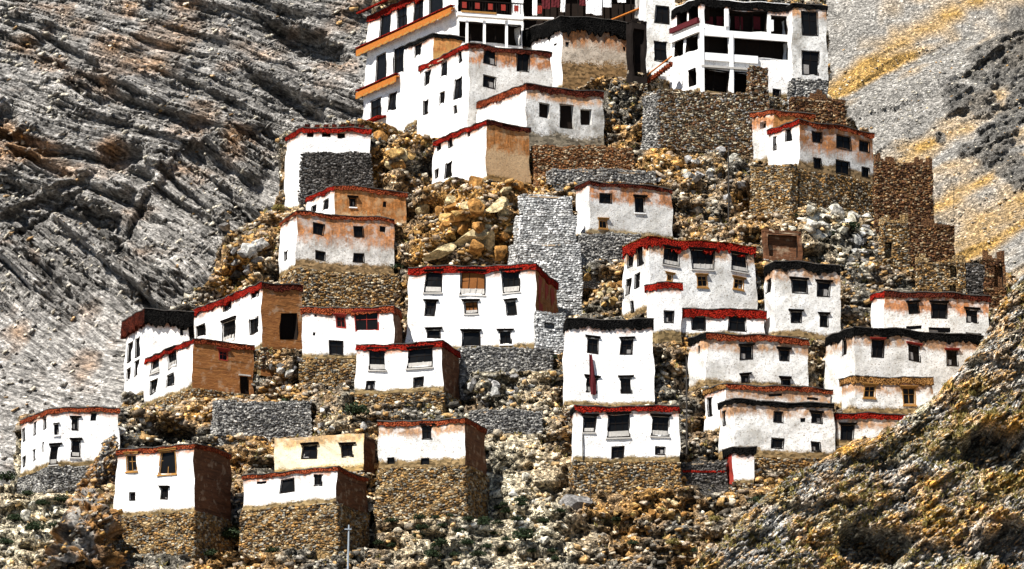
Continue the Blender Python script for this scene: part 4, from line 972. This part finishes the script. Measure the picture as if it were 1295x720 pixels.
# ------------------------------------------------------------------ background scree slope
sx, sz = axis(-4, 36, 90, 260, .28, 3.0), axis(-10, 96, 206, 430, .3, 3.0)
SX, SZ = np.meshgrid(sx, sz)
SY = 640 + (SZ - 120) * 1.15 - (SX - 50) * .35 + 5 * fbm(SX / 40, SZ / 40, 3, 5)
SU, SV = pix(SX, SY, SZ)
dg = SZ - SX * .62 + 1.6 * fbm(SX / 9, SZ / 9, 3, 2); al = SX + SZ * .62
SY -= .9 * vn(dg / 3.0, al / 40) + .35 * vn(dg / .9, al / 9) + .3 * fbm(SX / .9, SZ / .8, 3, 6)
oc = blob(SU, SV, [(1270, 70, 42, 1), (1210, 122, 30, .95), (1245, 130, 35, .8), (1255, 182, 32, 1), (1222, 190, 14, .8), (1190, 175, 10, .8), (1285, 215, 34, .9), (1232, 95, 26, .8), (1300, 130, 40, 1.0), (1300, 40, 40, 1.0), (1275, 150, 30, .8)])
oc = sst(.42, .62, oc + .45 * fbm(SX / 4.5, SZ / 3.5, 4, 7))
SY -= oc * (.3 + 1.8 * ridged(dg / 1.6, al / 4.5, 5, 4) + 1.2 * fbm(SX / 1.2, SZ / 1.0, 4, 9))
n1 = fbm(SX / 6, SZ / 5, 4, 60); dgl = vn(dg / 2.2, al / 60 + 4)
def band(u0, v0, u1, v1, w):
    L = math.hypot(u1 - u0, v1 - v0); return np.exp(-(((SU - u0) * (v1 - v0) - (SV - v0) * (u1 - u0)) / L / w) ** 2)
yb_ = np.clip(np.maximum.reduce([band(1060, 112, 1240, -4, 19), band(1215, 320, 1300, 262, 26), band(1115, 230, 1260, 105, 26) * .6, band(1180, 265, 1300, 180, 20) * .6, band(1055, 60, 1120, 20, 8) * .5]) + .7 * n1 + .5 * dgl - .1, 0, 1)[..., None] * (1 - oc[..., None] * .8)
g = .26 + .05 * n1 + .06 * dgl
st = np.stack([g * 1.06, g, g * .9], -1); st = st * (1 - yb_) + np.array([.36, .22, .07]) * yb_
st = st * (1 - .5 * oc[..., None])
me = grid_mesh('scree_slope', np.stack([SX, SY, SZ], -1), st, 'scree_stone'); tag(link('scree_slope', me), kind='structure')

# ------------------------------------------------------------------ tilted rock slope in front of the houses
TOP = [(800, 765, 432), (870, 722, 437), (930, 668, 441), (965, 625, 444), (1000, 600, 446), (1060, 572, 449), (1140, 536, 452), (1185, 500, 454), (1205, 478, 455), (1228, 450, 456), (1252, 415, 457), (1266, 384, 458), (1296, 346, 459), (1380, 270, 462), (1600, 150, 466)]
tp = np.array([at_depth(u, v, y) for u, v, y in TOP])
fx = np.concatenate([np.arange(tp[0, 0], 54, .22), np.arange(54, tp[-1, 0], 1.5)])
tz = np.interp(fx, tp[:, 0], tp[:, 2]); ty = np.interp(fx, tp[:, 0], tp[:, 1])
rows = np.concatenate([np.arange(0, 36, .22), np.arange(36, 100, 3.0)])
FX = np.repeat(fx[None], len(rows), 0); FZ = tz[None] - rows[:, None]; FY = ty[None] - rows[:, None] * 1.0
for _ in range(1):
    FU, FV = pix(FX, FY, FZ)
dd = FZ - FX * .68 + 1.3 * fbm(FX / 8, FZ / 7, 3, 71); aa = FX + FZ * .68
fw = .4 * fbm(FX / 1.8, FZ / 1.8, 3, 19)
D = .8 * sst(-.12, .04, vn((dd + fw) / 2.2, aa / 26)) + .45 * sst(-.1, .05, vn((dd + fw) / .8, aa / 10)) + .3 * vn((dd + fw) / .3, aa / 3.5) + .5 * ridged(FX / 5.5, FZ / 3.2, 4, 31) + .7 * fbm(FX / 1.5, FZ / 1.2, 4, 3, .65)
D -= 1.5 * np.exp(-(vn((dd + fw) / 2.0 + 3, aa / 20) / .06) ** 2) * sst(-.1, .2, vn(dd / 5, aa / 9 + 5)) + 1.3 * sst(.2, .34, fbm(FX / 2.0, FZ / 1.2, 3, 47))
bo, bg = blocks(aa / 3.2, dd / 1.0, 6); bo2, bg2 = blocks(aa / 1.3, dd / .5, 8); D += .8 * bo - 1.0 * sst(.14, .0, bg) + .3 * bo2 - .4 * sst(.1, 0, bg2)
holl = np.zeros_like(FX)
for (u, v, ru, rv, dpt) in [(1262, 574, 54, 28, 7.5), (1110, 690, 58, 26, 7.0), (1280, 690, 36, 28, 6.5), (1245, 465, 34, 8, 1.6), (1060, 640, 26, 7, 1.4)]:
    s_ = np.sqrt(((FU - u) / ru) ** 2 + ((FV - v) / rv) ** 2) + .45 * fbm(FX / 2.6, FZ / 2.0, 3, u)
    k = sst(1.08, .8, s_); holl = np.maximum(holl, k); D -= dpt * k; D += 1.4 * np.exp(-((s_ - 1.35) / .3) ** 2) * (FV < v)
edge = sst(0, 1.2, rows)[:, None]
FY2 = FY - D * (.25 + .75 * edge)
FZ2 = FZ + (1 - edge) * (.5 * fbm(FX / 2.0, FX * 0, 3, 8) + .35 * ridged(FX / 1.1, FX * 0 + 3, 2, 2))
n1 = fbm(FX / 2.2, FZ / 1.9, 4, 80); n2 = fbm(FX / 7, FZ / 6, 3, 81); ln = vn(dd / 1.3, aa / 16)
fo = np.clip(.35 + 1.2 * n1 + .5 * n2 + .25 * D - .35 + .35 * sst(1000, 1250, FU) * sst(430, 620, FV), 0, 1)[..., None]
fg = np.clip(1.0 * fbm(FX / 3, FZ / 3, 3, 90) + .05, 0, 1)[..., None]
g = .28 + .16 * ln; ft = np.stack([g, g * .99, g * .95], -1)
ft = ft * (1 - fo) + np.array([.48, .26, .055]) * fo; ft = ft * (1 - fg * .6) + np.array([.34, .28, .07]) * fg * .6
ft = ft * np.array([1.35, 1.32, 1.28])
back = np.stack([FX[0], FY2[0] + 30, FZ2[0] - 9], -1)[None]
P = np.concatenate([back, np.stack([FX, FY2, FZ2], -1)], 0); T = np.concatenate([ft[:1], ft], 0)
me = grid_mesh('rock_slope', P[::-1], T[::-1], 'slope_rock'); bd = np.stack([aa / 4, FY2 / 6, (dd + fw) * 1.5], -1); set_vec(me, 'bed', np.concatenate([bd[:1], bd], 0)[::-1]); tag(link('rock_slope', me), kind='structure')

# valley floor out to the horizon
gm = bpy.data.meshes.new('ground'); n = 60; gx, gy = np.meshgrid(np.linspace(-4000, 4000, n), np.linspace(-3000, 5000, n))
me = grid_mesh('ground', np.stack([gx, gy, gx * 0], -1), np.full((n, n, 3), .28), 'scree_stone'); tag(link('ground', me), kind='structure')

# ------------------------------------------------------------------ loose stones
CUB = np.array([(-1, -1, -1), (1, -1, -1), (1, 1, -1), (-1, 1, -1), (-1, -1, 1), (1, -1, 1), (1, 1, 1), (-1, 1, 1)]) * .72
CF = np.array([(0, 2, 1), (0, 3, 2), (4, 5, 6), (4, 6, 7), (0, 1, 5), (0, 5, 4), (1, 2, 6), (1, 6, 5), (2, 3, 7), (2, 7, 6), (3, 0, 4), (3, 4, 7)])
def stones(name, C, size, tint, mat='loose_rock', flat=.65, tilt=None, label=None):
    n = len(C); s = size[:, None] * rng.uniform(.55, 1.3, (n, 3)) * np.array([1.15, 1, flat]); ang = rng.uniform(0, 6.28, n)
    V = CUB[None] * (1 + rng.uniform(-.55, .3, (n, 8, 3))) * s[:, None, :]
    ca, sa = np.cos(ang)[:, None], np.sin(ang)[:, None]; x, y, z = V[..., 0] * ca - V[..., 1] * sa, V[..., 0] * sa + V[..., 1] * ca, V[..., 2]
    tl = (rng.normal(0, .35, n) if tilt is None else rng.normal(0, .22, n) + tilt)[:, None]
    x, z = x * np.cos(tl) - z * np.sin(tl), x * np.sin(tl) + z * np.cos(tl)
    V = np.stack([x, y, z], -1) + C[:, None, :]
    F = CF[None] + (np.arange(n) * 8)[:, None, None]
    me = bpy.data.meshes.new(name); fast_mesh(me, V.reshape(-1, 3), F.reshape(-1, 3)); set_tint(me, np.repeat(tint, 8, 0)); me.materials.append(MAT[mat])
    return tag(link(name, me), label, None, None, 'stuff')
def tones(n, base, w=(.30, .28, .29, .13)):
    pal = np.array([(.23, .215, .19), (.60, .54, .42), (.44, .25, .075), (.05, .045, .04)]); k = rng.choice(4, n, p=w)
    t = pal[k] * rng.uniform(.75, 1.25, (n, 1)); return t * .85 + base * .42
N = 95000
u = rng.uniform(-20, 1310, N); v = rng.uniform(-10, 730, N)
xx = (u - 647.5) / FPX * 480; 
px = rng.uniform(-62, 62, N); pz = rng.uniform(66, 160, N)
inside = (px > np.interp(pz, SL[:, 1], SL[:, 0]) - .5) & (px < np.interp(pz, SR[:, 1], SR[:, 0]) + .5)
px, pz = px[inside], pz[inside]; py = g_at(px, pz)
dens = fbm(px / 4, pz / 3.2, 3, 15); pu, pv = pix(px, py, pz); pl_ = np.clip(blob(pu, pv, PALE[1:4]), 0, 1); keep = rng.uniform(-.6, .75, len(px)) < dens + .2 - .75 * pl_ * (rng.random(len(px)) > .1)
px, py, pz = px[keep], py[keep], pz[keep]
sz_ = .10 + .36 * rng.random(len(px)) ** 2.6 + .3 * (rng.random(len(px)) > .965)
pu, pv = pix(px, py, pz)
stones('rubble', np.stack([px, py - sz_ * rng.uniform(-.1, .9, len(px)), pz], -1), sz_, tones(len(px), hill_tint(pu, pv, px, pz)), label='loose grey and ochre stones strewn between the houses')
# stones on the tilted slope, long and lying along its beds
i = rng.integers(0, FX.shape[1], 70000); j = rng.integers(1, 164, 70000); k = rng.random(70000) < .25 + .5 + fbm(FX[j, i] / 3, FZ[j, i] / 3, 3, 4)
i, j = i[k], j[k]; C = np.stack([FX[j, i], FY2[j, i], FZ2[j, i]], -1); s = .08 + .30 * rng.random(len(i)) ** 3
stones('slope_rubble', C, s, tones(len(i), ft[j, i], (.4, .15, .35, .1)), tilt=.6, flat=.38, label='flat tilted stones lying along the rock slope')
i = rng.integers(0, SX.shape[1], 16000); j = rng.integers(0, SX.shape[0], 16000); s = .08 + .28 * rng.random(16000) ** 4
stones('scree', np.stack([SX[j, i], SY[j, i], SZ[j, i]], -1), s, tones(16000, st[j, i], (.5, .34, .08, .08)), label='small grey stones scattered on the scree slope')
nd = 24000; i = rng.integers(45, CX.shape[1] - 6, nd); j = rng.integers(30, CX.shape[0] - 70, nd)
k = rng.random(nd) < .15 + .85 * rough[j, i] * sst(-.3, .3, fbm(CX[j, i] / 5, CZ[j, i] / 4, 3, 23)); i, j = i[k], j[k]; nd = len(i); s = .12 + .55 * rng.random(nd) ** 3
stones('cliff_debris', np.stack([CX[j, i], CY2[j, i], CZ[j, i]], -1), s, tones(nd, ct[j, i], (.58, .27, .05, .1)), tilt=th[j, i], flat=.42, label='broken stones resting on the cliff ledges')

# ------------------------------------------------------------------ boulders, one object each
def boulder_mesh(seed, tint):
    import bmesh
    r = random.Random(seed); bm = bmesh.new(); bmesh.ops.create_icosphere(bm, subdivisions=3, radius=1)
    for _ in range(15):
        n = Vector((r.gauss(0, 1), r.gauss(0, 1), r.gauss(0, 1))).normalized(); d = r.uniform(.42, .72)
        for v in bm.verts:
            e = v.co.dot(n) - d
            if e > 0: v.co -= n * e * .99
    me = bpy.data.meshes.new('boulder'); bm.to_mesh(me); bm.free()
    V = np.empty(len(me.vertices) * 3, np.float32); me.vertices.foreach_get('co', V); V = V.reshape(-1, 3)
    nz = fbm(V[:, 0] * 3 + V[:, 2] * 2, V[:, 1] * 3 - V[:, 2], 3, seed)[:, None]; V = V * (1 + .05 * nz)
    me.vertices.foreach_set('co', V.astype(np.float32).ravel()); me.update()
    t = np.array(tint)[None] * (1 + .5 * fbm(V[:, 0] * 2, V[:, 2] * 3 + V[:, 1], 3, seed + 3))[:, None]
    set_tint(me, t); me.materials.append(MAT['loose_rock']); return me
PALS = {'ochre': [(.40, .25, .09), (.34, .17, .05), (.45, .36, .2)], 'grey': [(.28, .27, .26), (.42, .41, .38), (.2, .19, .18)], 'pale': [(.56, .53, .44), (.62, .58, .46), (.45, .43, .38)], 'dark': [(.12, .10, .085), (.18, .12, .07), (.08, .075, .07)]}
BM = {k: [boulder_mesh(11 * i + len(k), p[i % 3]) for i in range(6)] for k, p in PALS.items()}
TN = {'ochre': ('tan', 'rust brown', 'buff'), 'grey': ('mid grey', 'light grey', 'dark grey'), 'pale': ('cream', 'bright cream', 'dull buff'), 'dark': ('dark', 'brown', 'black')}
def boulder(u, v, px_, pal, label, group, flat=None, depth=None):
    P = hit(u, v) if depth is None else at_depth(u, v, depth); s = px_ * P[1] / FPX / 2; bi = random.randrange(6); flat = flat or random.uniform(.55, 1.0)
    if group: label = ('small ' if s < .7 else 'large ' if s > 1.1 else 'middling ') + ('flat ' if flat < .7 else 'tall ' if flat > .87 else 'squat ') + TN[pal][bi % 3] + ' boulder ' + label.split(' boulder ', 1)[1]
    o = link('boulder', BM[pal][bi]); o.location = (P[0], P[1] - s * .35, P[2])
    o.scale = (s * random.uniform(.9, 1.25), s * random.uniform(.8, 1.1), s * (flat or random.uniform(.6, .95)))
    o.rotation_euler = (random.uniform(-.5, .5), random.uniform(-.6, .6), random.uniform(0, 6.28)); return tag(o, label, 'boulder', group)
for (u, v, ru, rv, n, s0, s1, pal, label, group) in [
    (592, 275, 62, 40, 34, 12, 34, 'ochre', 'angular ochre boulder on the outcrop above the three storey house', 'ochre outcrop boulders'),
    (655, 240, 22, 8, 5, 12, 22, 'ochre', 'orange boulder perched above the stepped buttress', 'boulders above the buttress'),
    (138, 640, 22, 48, 18, 12, 30, 'ochre', 'brown boulder heaped beside the house on ochre stone base', 'boulders beside the ochre based house'),
    (130, 560, 20, 25, 9, 12, 26, 'grey', 'grey boulder behind the lowest house beside the scree', 'boulders behind the scree house'),
    (310, 325, 32, 28, 14, 12, 30, 'grey', 'pale grey boulder on the ridge beside the orange streaked house', 'ridge boulders'),
    (1050, 285, 55, 22, 36, 12, 28, 'pale', 'pale cream boulder tumbled below the red topped house', 'cream boulders below the red topped house'),
    (890, 210, 60, 40, 20, 10, 22, 'grey', 'grey boulder under the rubble retaining wall of the veranda hall', 'boulders below the veranda hall'),
    (640, 650, 80, 45, 26, 8, 20, 'pale', 'pale boulder among shrubs at the foot of the hill', 'pale boulders at the foot of hill'),
    (50, 655, 55, 40, 18, 9, 20, 'pale', 'pale round boulder below the lowest house beside the scree', 'pale boulders below the scree house'),
    (630, 490, 60, 25, 20, 9, 20, 'grey', 'grey slab boulder in the rubble field below the three storey house', 'rubble field boulders'),
    (430, 530, 60, 20, 12, 9, 18, 'grey', 'grey boulder above the low yellowish house', 'boulders above the yellowish house'),
    (1090, 320, 30, 30, 12, 9, 20, 'grey', 'grey boulder beside the ochre pillar like ruin', 'boulders beside the pillar ruin'),
    (770, 365, 40, 25, 14, 9, 20, 'ochre', 'rusty boulder in the gully beside the stepped buttress', 'gully boulders'),
    (850, 650, 90, 30, 22, 8, 18, 'ochre', 'ochre boulder on the slope below the red edged house', 'slope boulders'),
    (625, 216, 45, 12, 16, 10, 24, 'ochre', 'ochre boulder heaped under the house on steep ochre rock', 'boulders under the rock house'),
    (505, 200, 22, 40, 10, 14, 30, 'ochre', 'big ochre boulder of the crag under the monastery wing', 'crag boulders'),
    (370, 470, 40, 22, 12, 9, 20, 'grey', 'grey boulder beside the dark brick side with gaping doorway', 'boulders beside the gaping doorway')]:
    for _ in range(n): boulder(u + random.gauss(0, .5) * ru, v + random.gauss(0, .5) * rv, random.uniform(s0, s1), pal, label, group)
def crag(pts, hw, label, dep=3.0):
    """a knobbly rock rib climbing through (pixel column, row, depth) points"""
    c = np.array([at_depth(u, v, y) for u, v, y in pts]); n, m = 110, 72; f = np.linspace(0, 1, n); kf = np.linspace(0, 1, len(pts))
    cx_, cy_, cz_ = (np.interp(f, kf, c[:, k]) for k in range(3)); w = np.interp(f, kf, hw) * 480 / FPX
    t = np.linspace(0, 2 * math.pi, m, endpoint=False); t = np.append(t, 0)
    Tt, Zz = np.meshgrid(t, cz_); W = np.repeat(w[:, None], m + 1, 1); a, b = np.cos(Tt), np.sin(Tt)
    px_, py_ = a * 3, b * 3
    d = ridged(px_ / 2.2 + Zz * .21, Zz / 2.2 + py_ * .3, 5, 5) * .6 + .6 * fbm(px_ / 1.1 + 7, Zz / .9 + py_ * .5, 5, 6, .65) - .45 * sst(.12, .3, fbm(px_ / 1.4, Zz / 1.3 + py_, 3, 16)) + .3 * sst(-.1, .05, vn(Zz / .9 + px_ * .4, py_ / 3))
    rr = W * (.62 + .6 * d); end = np.minimum(sst(0, .05, f), 1)[:, None]
    Pp = np.stack([cx_[:, None] + rr * a * (.25 + .75 * end), cy_[:, None] + rr * b * dep / 2 * (.25 + .75 * end), Zz + .35 * d], -1)
    k = fbm(px_ / 1.3, Zz / 1.1 + py_, 4, 8)[..., None]; tn = np.array([.27, .14, .05]) * sst(-.25, .25, k) + np.array([.30, .28, .25]) * (1 - sst(-.25, .25, k)); tn = tn * (1 - .7 * sst(.1, .35, fbm(px_ / 1.5 + 3, Zz / 1.2 - py_, 3, 9))[..., None])
    ii = rng.integers(0, n, 1500); jj = rng.integers(0, m, 1500); s_ = .1 + .35 * rng.random(1500) ** 2
    stones('crag_rubble', Pp[ii, jj], s_, tones(1500, tn[ii, jj], (.3, .2, .35, .15)), tilt=.5, flat=.55, label='broken stones lodged on the rust and grey rock rib')
    me = grid_mesh('rock_crag', Pp, tn, 'loose_rock'); return tag(link('rock_crag', me), label, 'crag')
yc = VOLS[60].P[1]; yd = VOLS[245].P[1]
crag([(142, 556, yc - 1.0), (134, 585, yc - 2.2), (122, 622, yc - 2.8), (112, 660, yd - 1.2), (104, 725, yd - 3.0)], [8, 15, 24, 34, 52], 'rust and grey rock rib between the scree house and the ochre framed window house')
for k_, (u, v, w, tl, lb) in enumerate(((600, 300, 60, .55, 'longest tilted rust slab of the outcrop above the three storey house'), (560, 318, 44, .5, 'tilted rust slab at the lower end of the ochre outcrop'), (628, 262, 44, .6, 'upper tilted rust slab of the ochre outcrop near the buttress'), (575, 262, 36, .5, 'middle tilted rust slab of the ochre outcrop'))):
    o = boulder(u, v, w, 'ochre', lb, None, .4); o.scale = (o.scale[0] * 1.15, o.scale[1] * .8, o.scale[2]); o.rotation_euler = (.2, -tl, .15 * k_)
boulder(903, 170, 40, 'pale', 'large cream angular boulder below the veranda hall retaining wall', None, .7)
boulder(723, 640, 52, 'grey', 'large grey rounded boulder standing alone at foot of the hill', None, .95)
boulder(925, 205, 28, 'pale', 'cream wedge boulder beside the thin dark pole', None, .7)
boulder(614, 300, 46, 'ochre', 'largest rust brown overhanging boulder beside the stepped buttress', None, 1.2)

# ------------------------------------------------------------------ shrubs
def shrub_mesh(seed, mat):
    r = np.random.default_rng(seed); n = 420
    d = r.normal(0, 1, (n, 3)); d /= np.linalg.norm(d, axis=1)[:, None]; d[:, 2] = np.abs(d[:, 2]) * .8
    c = d * (r.random((n, 1)) ** .5) * (1 + .25 * fbm(d[:, 0] * 2, d[:, 1] * 2 + d[:, 2], 2, seed)[:, None])
    a = r.normal(0, 1, (n, 3)); b = r.normal(0, 1, (n, 3)); a *= (.13 / np.linalg.norm(a, axis=1))[:, None]; b *= (.09 / np.linalg.norm(b, axis=1))[:, None]
    V = np.stack([c - a, c + b, c + a, c - b], 1).reshape(-1, 3); me = bpy.data.meshes.new('shrub'); fast_mesh(me, V, np.arange(n * 4).reshape(-1, 4)); me.materials.append(MAT[mat])
    mb = MB()
    return me
def stem_mesh(seed):
    r = random.Random(seed); mb = MB()
    for _ in range(7): mb.tube((0, 0, -.25), (r.uniform(-.5, .5), r.uniform(-.5, .5), r.uniform(.3, .6)), .05, .02, 5)
    me = bpy.data.meshes.new('stem'); me.from_pydata(mb.v, [], mb.f); me.materials.append(MAT['dark_wood']); return me
SH = [shrub_mesh(i, 'shrub_green') for i in range(4)] + [shrub_mesh(9, 'shrub_dry')]; SM = [stem_mesh(i) for i in range(3)]
def shrub(u, v, px_, label, group, dry=False):
    P = hit(u, v); s = px_ * 1.45 * P[1] / FPX / 2
    o = root_at('shrub', P, label, 'shrub', group); o.location = P + np.array([0, -s * .75, s * .1]); o.scale = (s, s, s * random.uniform(.7, .95)); o.rotation_euler = (0, 0, random.uniform(0, 6))
    link('foliage', SH[4] if dry else random.choice(SH[:4]), None, o); link('stem', random.choice(SM), None, o)
for (u, v, px_) in [*[(random.uniform(470, 715), random.uniform(640, 722), random.uniform(9, 16)) for _ in range(26)], (612, 662, 13), (630, 664, 12), (658, 636, 13), (643, 650, 14), (664, 684, 24), (688, 662, 12), (655, 660, 13), (605, 705, 16), (635, 700, 17), (560, 668, 12), (590, 690, 14), (575, 705, 12), (530, 680, 12), (495, 662, 14), (480, 690, 12), (545, 702, 13), (520, 655, 10), (640, 685, 10), (672, 700, 12), (700, 700, 12)]:
    shrub(u, v, px_, ('small ' if px_ < 11 else 'large ' if px_ > 14 else 'middling ') + 'dark green shrub on the pale stony foot of the hill', 'shrubs at the foot of the hill')
for (u, v, px_) in [(292, 684, 26), (330, 686, 24), (345, 700, 14), (268, 705, 16)]: shrub(u, v, px_, 'dark shrub below the tall ochre stone base of low white house', 'shrubs below the tall stone base')
for (u, v, px_) in [(10, 610, 22), (35, 628, 14), (55, 640, 14), (78, 636, 16), (20, 660, 16), (45, 672, 18), (70, 668, 14), (90, 690, 16), (8, 690, 16)]: shrub(u, v, px_, 'dark shrub among pale stones below the lowest house beside the scree', 'shrubs below the scree house')
shrub(375, 526, 38, 'big black bush standing in for the dark cave above the low yellowish house', None); shrub(450, 527, 26, 'bright green low bush above the low yellowish house', None)  # black foliage stands in for a shaded cave hollow
shrub(352, 268, 14, 'yellow bush peeping out behind the orange streaked house', None, True)
for (u, v, px_) in [(960, 640, 20), (905, 660, 14), (850, 690, 14), (800, 690, 12), (880, 700, 12), (780, 660, 12)]: shrub(u, v, px_, 'small olive shrub on the slope below the red edged house', 'shrubs on the lower slope', random.random() < .5)
for (u, v, px_) in [(1075, 292, 20), (1050, 300, 12), (1012, 275, 10), (500, 345, 18), (490, 270, 14), (700, 455, 10), (850, 555, 10)]: shrub(u, v, px_, 'small dark shrub rooted between boulders and house walls', 'shrubs between the houses')

def tufts(name, C, size, mat, label):
    n = len(C); m = 9; V = np.zeros((n, m, 4, 3)); d = rng.normal(0, 1, (n, m, 3)); d[..., 2] = np.abs(d[..., 2]) + .5; d /= np.linalg.norm(d, axis=2)[..., None]
    o = rng.normal(0, .35, (n, m, 3)) * size[:, None, None]; w = np.cross(d, rng.normal(0, 1, (n, m, 3))); w *= .16 / np.linalg.norm(w, axis=2)[..., None]
    b = C[:, None] + o; t = b + d * size[:, None, None]; ww = w * size[:, None, None]
    V[..., 0, :] = b - ww; V[..., 1, :] = b + ww; V[..., 2, :] = t + ww * .4; V[..., 3, :] = t - ww * .4
    me = bpy.data.meshes.new(name); fast_mesh(me, V.reshape(-1, 3), np.arange(n * m * 4).reshape(-1, 4)); me.materials.append(MAT[mat]); return tag(link(name, me), label, None, None, 'stuff')
i = rng.integers(0, FX.shape[1], 16000); j = rng.integers(1, 164, 16000); k = rng.random(16000) < .4 + 1.2 * fbm(FX[j, i] / 4, FZ[j, i] / 4, 3, 64) - holl[j, i]; i, j = i[k], j[k]
tufts('scrub', np.stack([FX[j, i], FY2[j, i] - .1, FZ2[j, i]], -1), rng.uniform(.15, .42, len(i)), 'shrub_dry', 'dry olive scrub growing over the rock slope')
k = rng.random(len(px)) < .07; tufts('dry_grass', np.stack([px, py - .2, pz], -1)[k], rng.uniform(.15, .4, k.sum()), 'shrub_dry', 'dry tufts growing between the loose stones')

# ------------------------------------------------------------------ poles
def pole(u, vt, vb, r, mat, name, label, arm=None):
    P = hit(u, vb); zt = at_depth(u, vt, P[1] - .6)[2]; mb = MB(); mb.tube((P[0], P[1] - .6, P[2] - .8), (P[0] + .08, P[1] - .6, zt), r, r * .75)
    root = root_at(name, P, label, 'pole'); mb.build('shaft', mat, root)
    if arm:
        mb = MB(); z = zt - .5; mb.hexa([(P[0] - arm, P[1] - .75, z), (P[0] + arm, P[1] - .75, z), (P[0] + arm, P[1] - .66, z), (P[0] - arm, P[1] - .66, z), (P[0] - arm, P[1] - .75, z + .1), (P[0] + arm, P[1] - .75, z + .1), (P[0] + arm, P[1] - .66, z + .1), (P[0] - arm, P[1] - .66, z + .1)]); mb.build('crossarm', mat, root)
pole(440, 664, 728, .11, 'steel', 'utility_pole', 'pale blue steel pole at the foot of the tall ochre stone base', .35)
pole(921, 178, 272, .09, 'dark_pole', 'utility_pole', 'thin dark pole standing in rubble below the veranda hall', .3)
pole(868, 452, 566, .1, 'dark_pole', 'utility_pole', 'thin dark pole between the tall white house and the wide rusty banded house')
pole(1206, 236, 300, .05, 'dark_pole', 'utility_pole', 'hair thin pole rising behind the low brown stone ruin', .3)
pole(746, 590, 660, .06, 'dark_pole', 'utility_pole', 'short dark post beside the large grey rounded boulder')
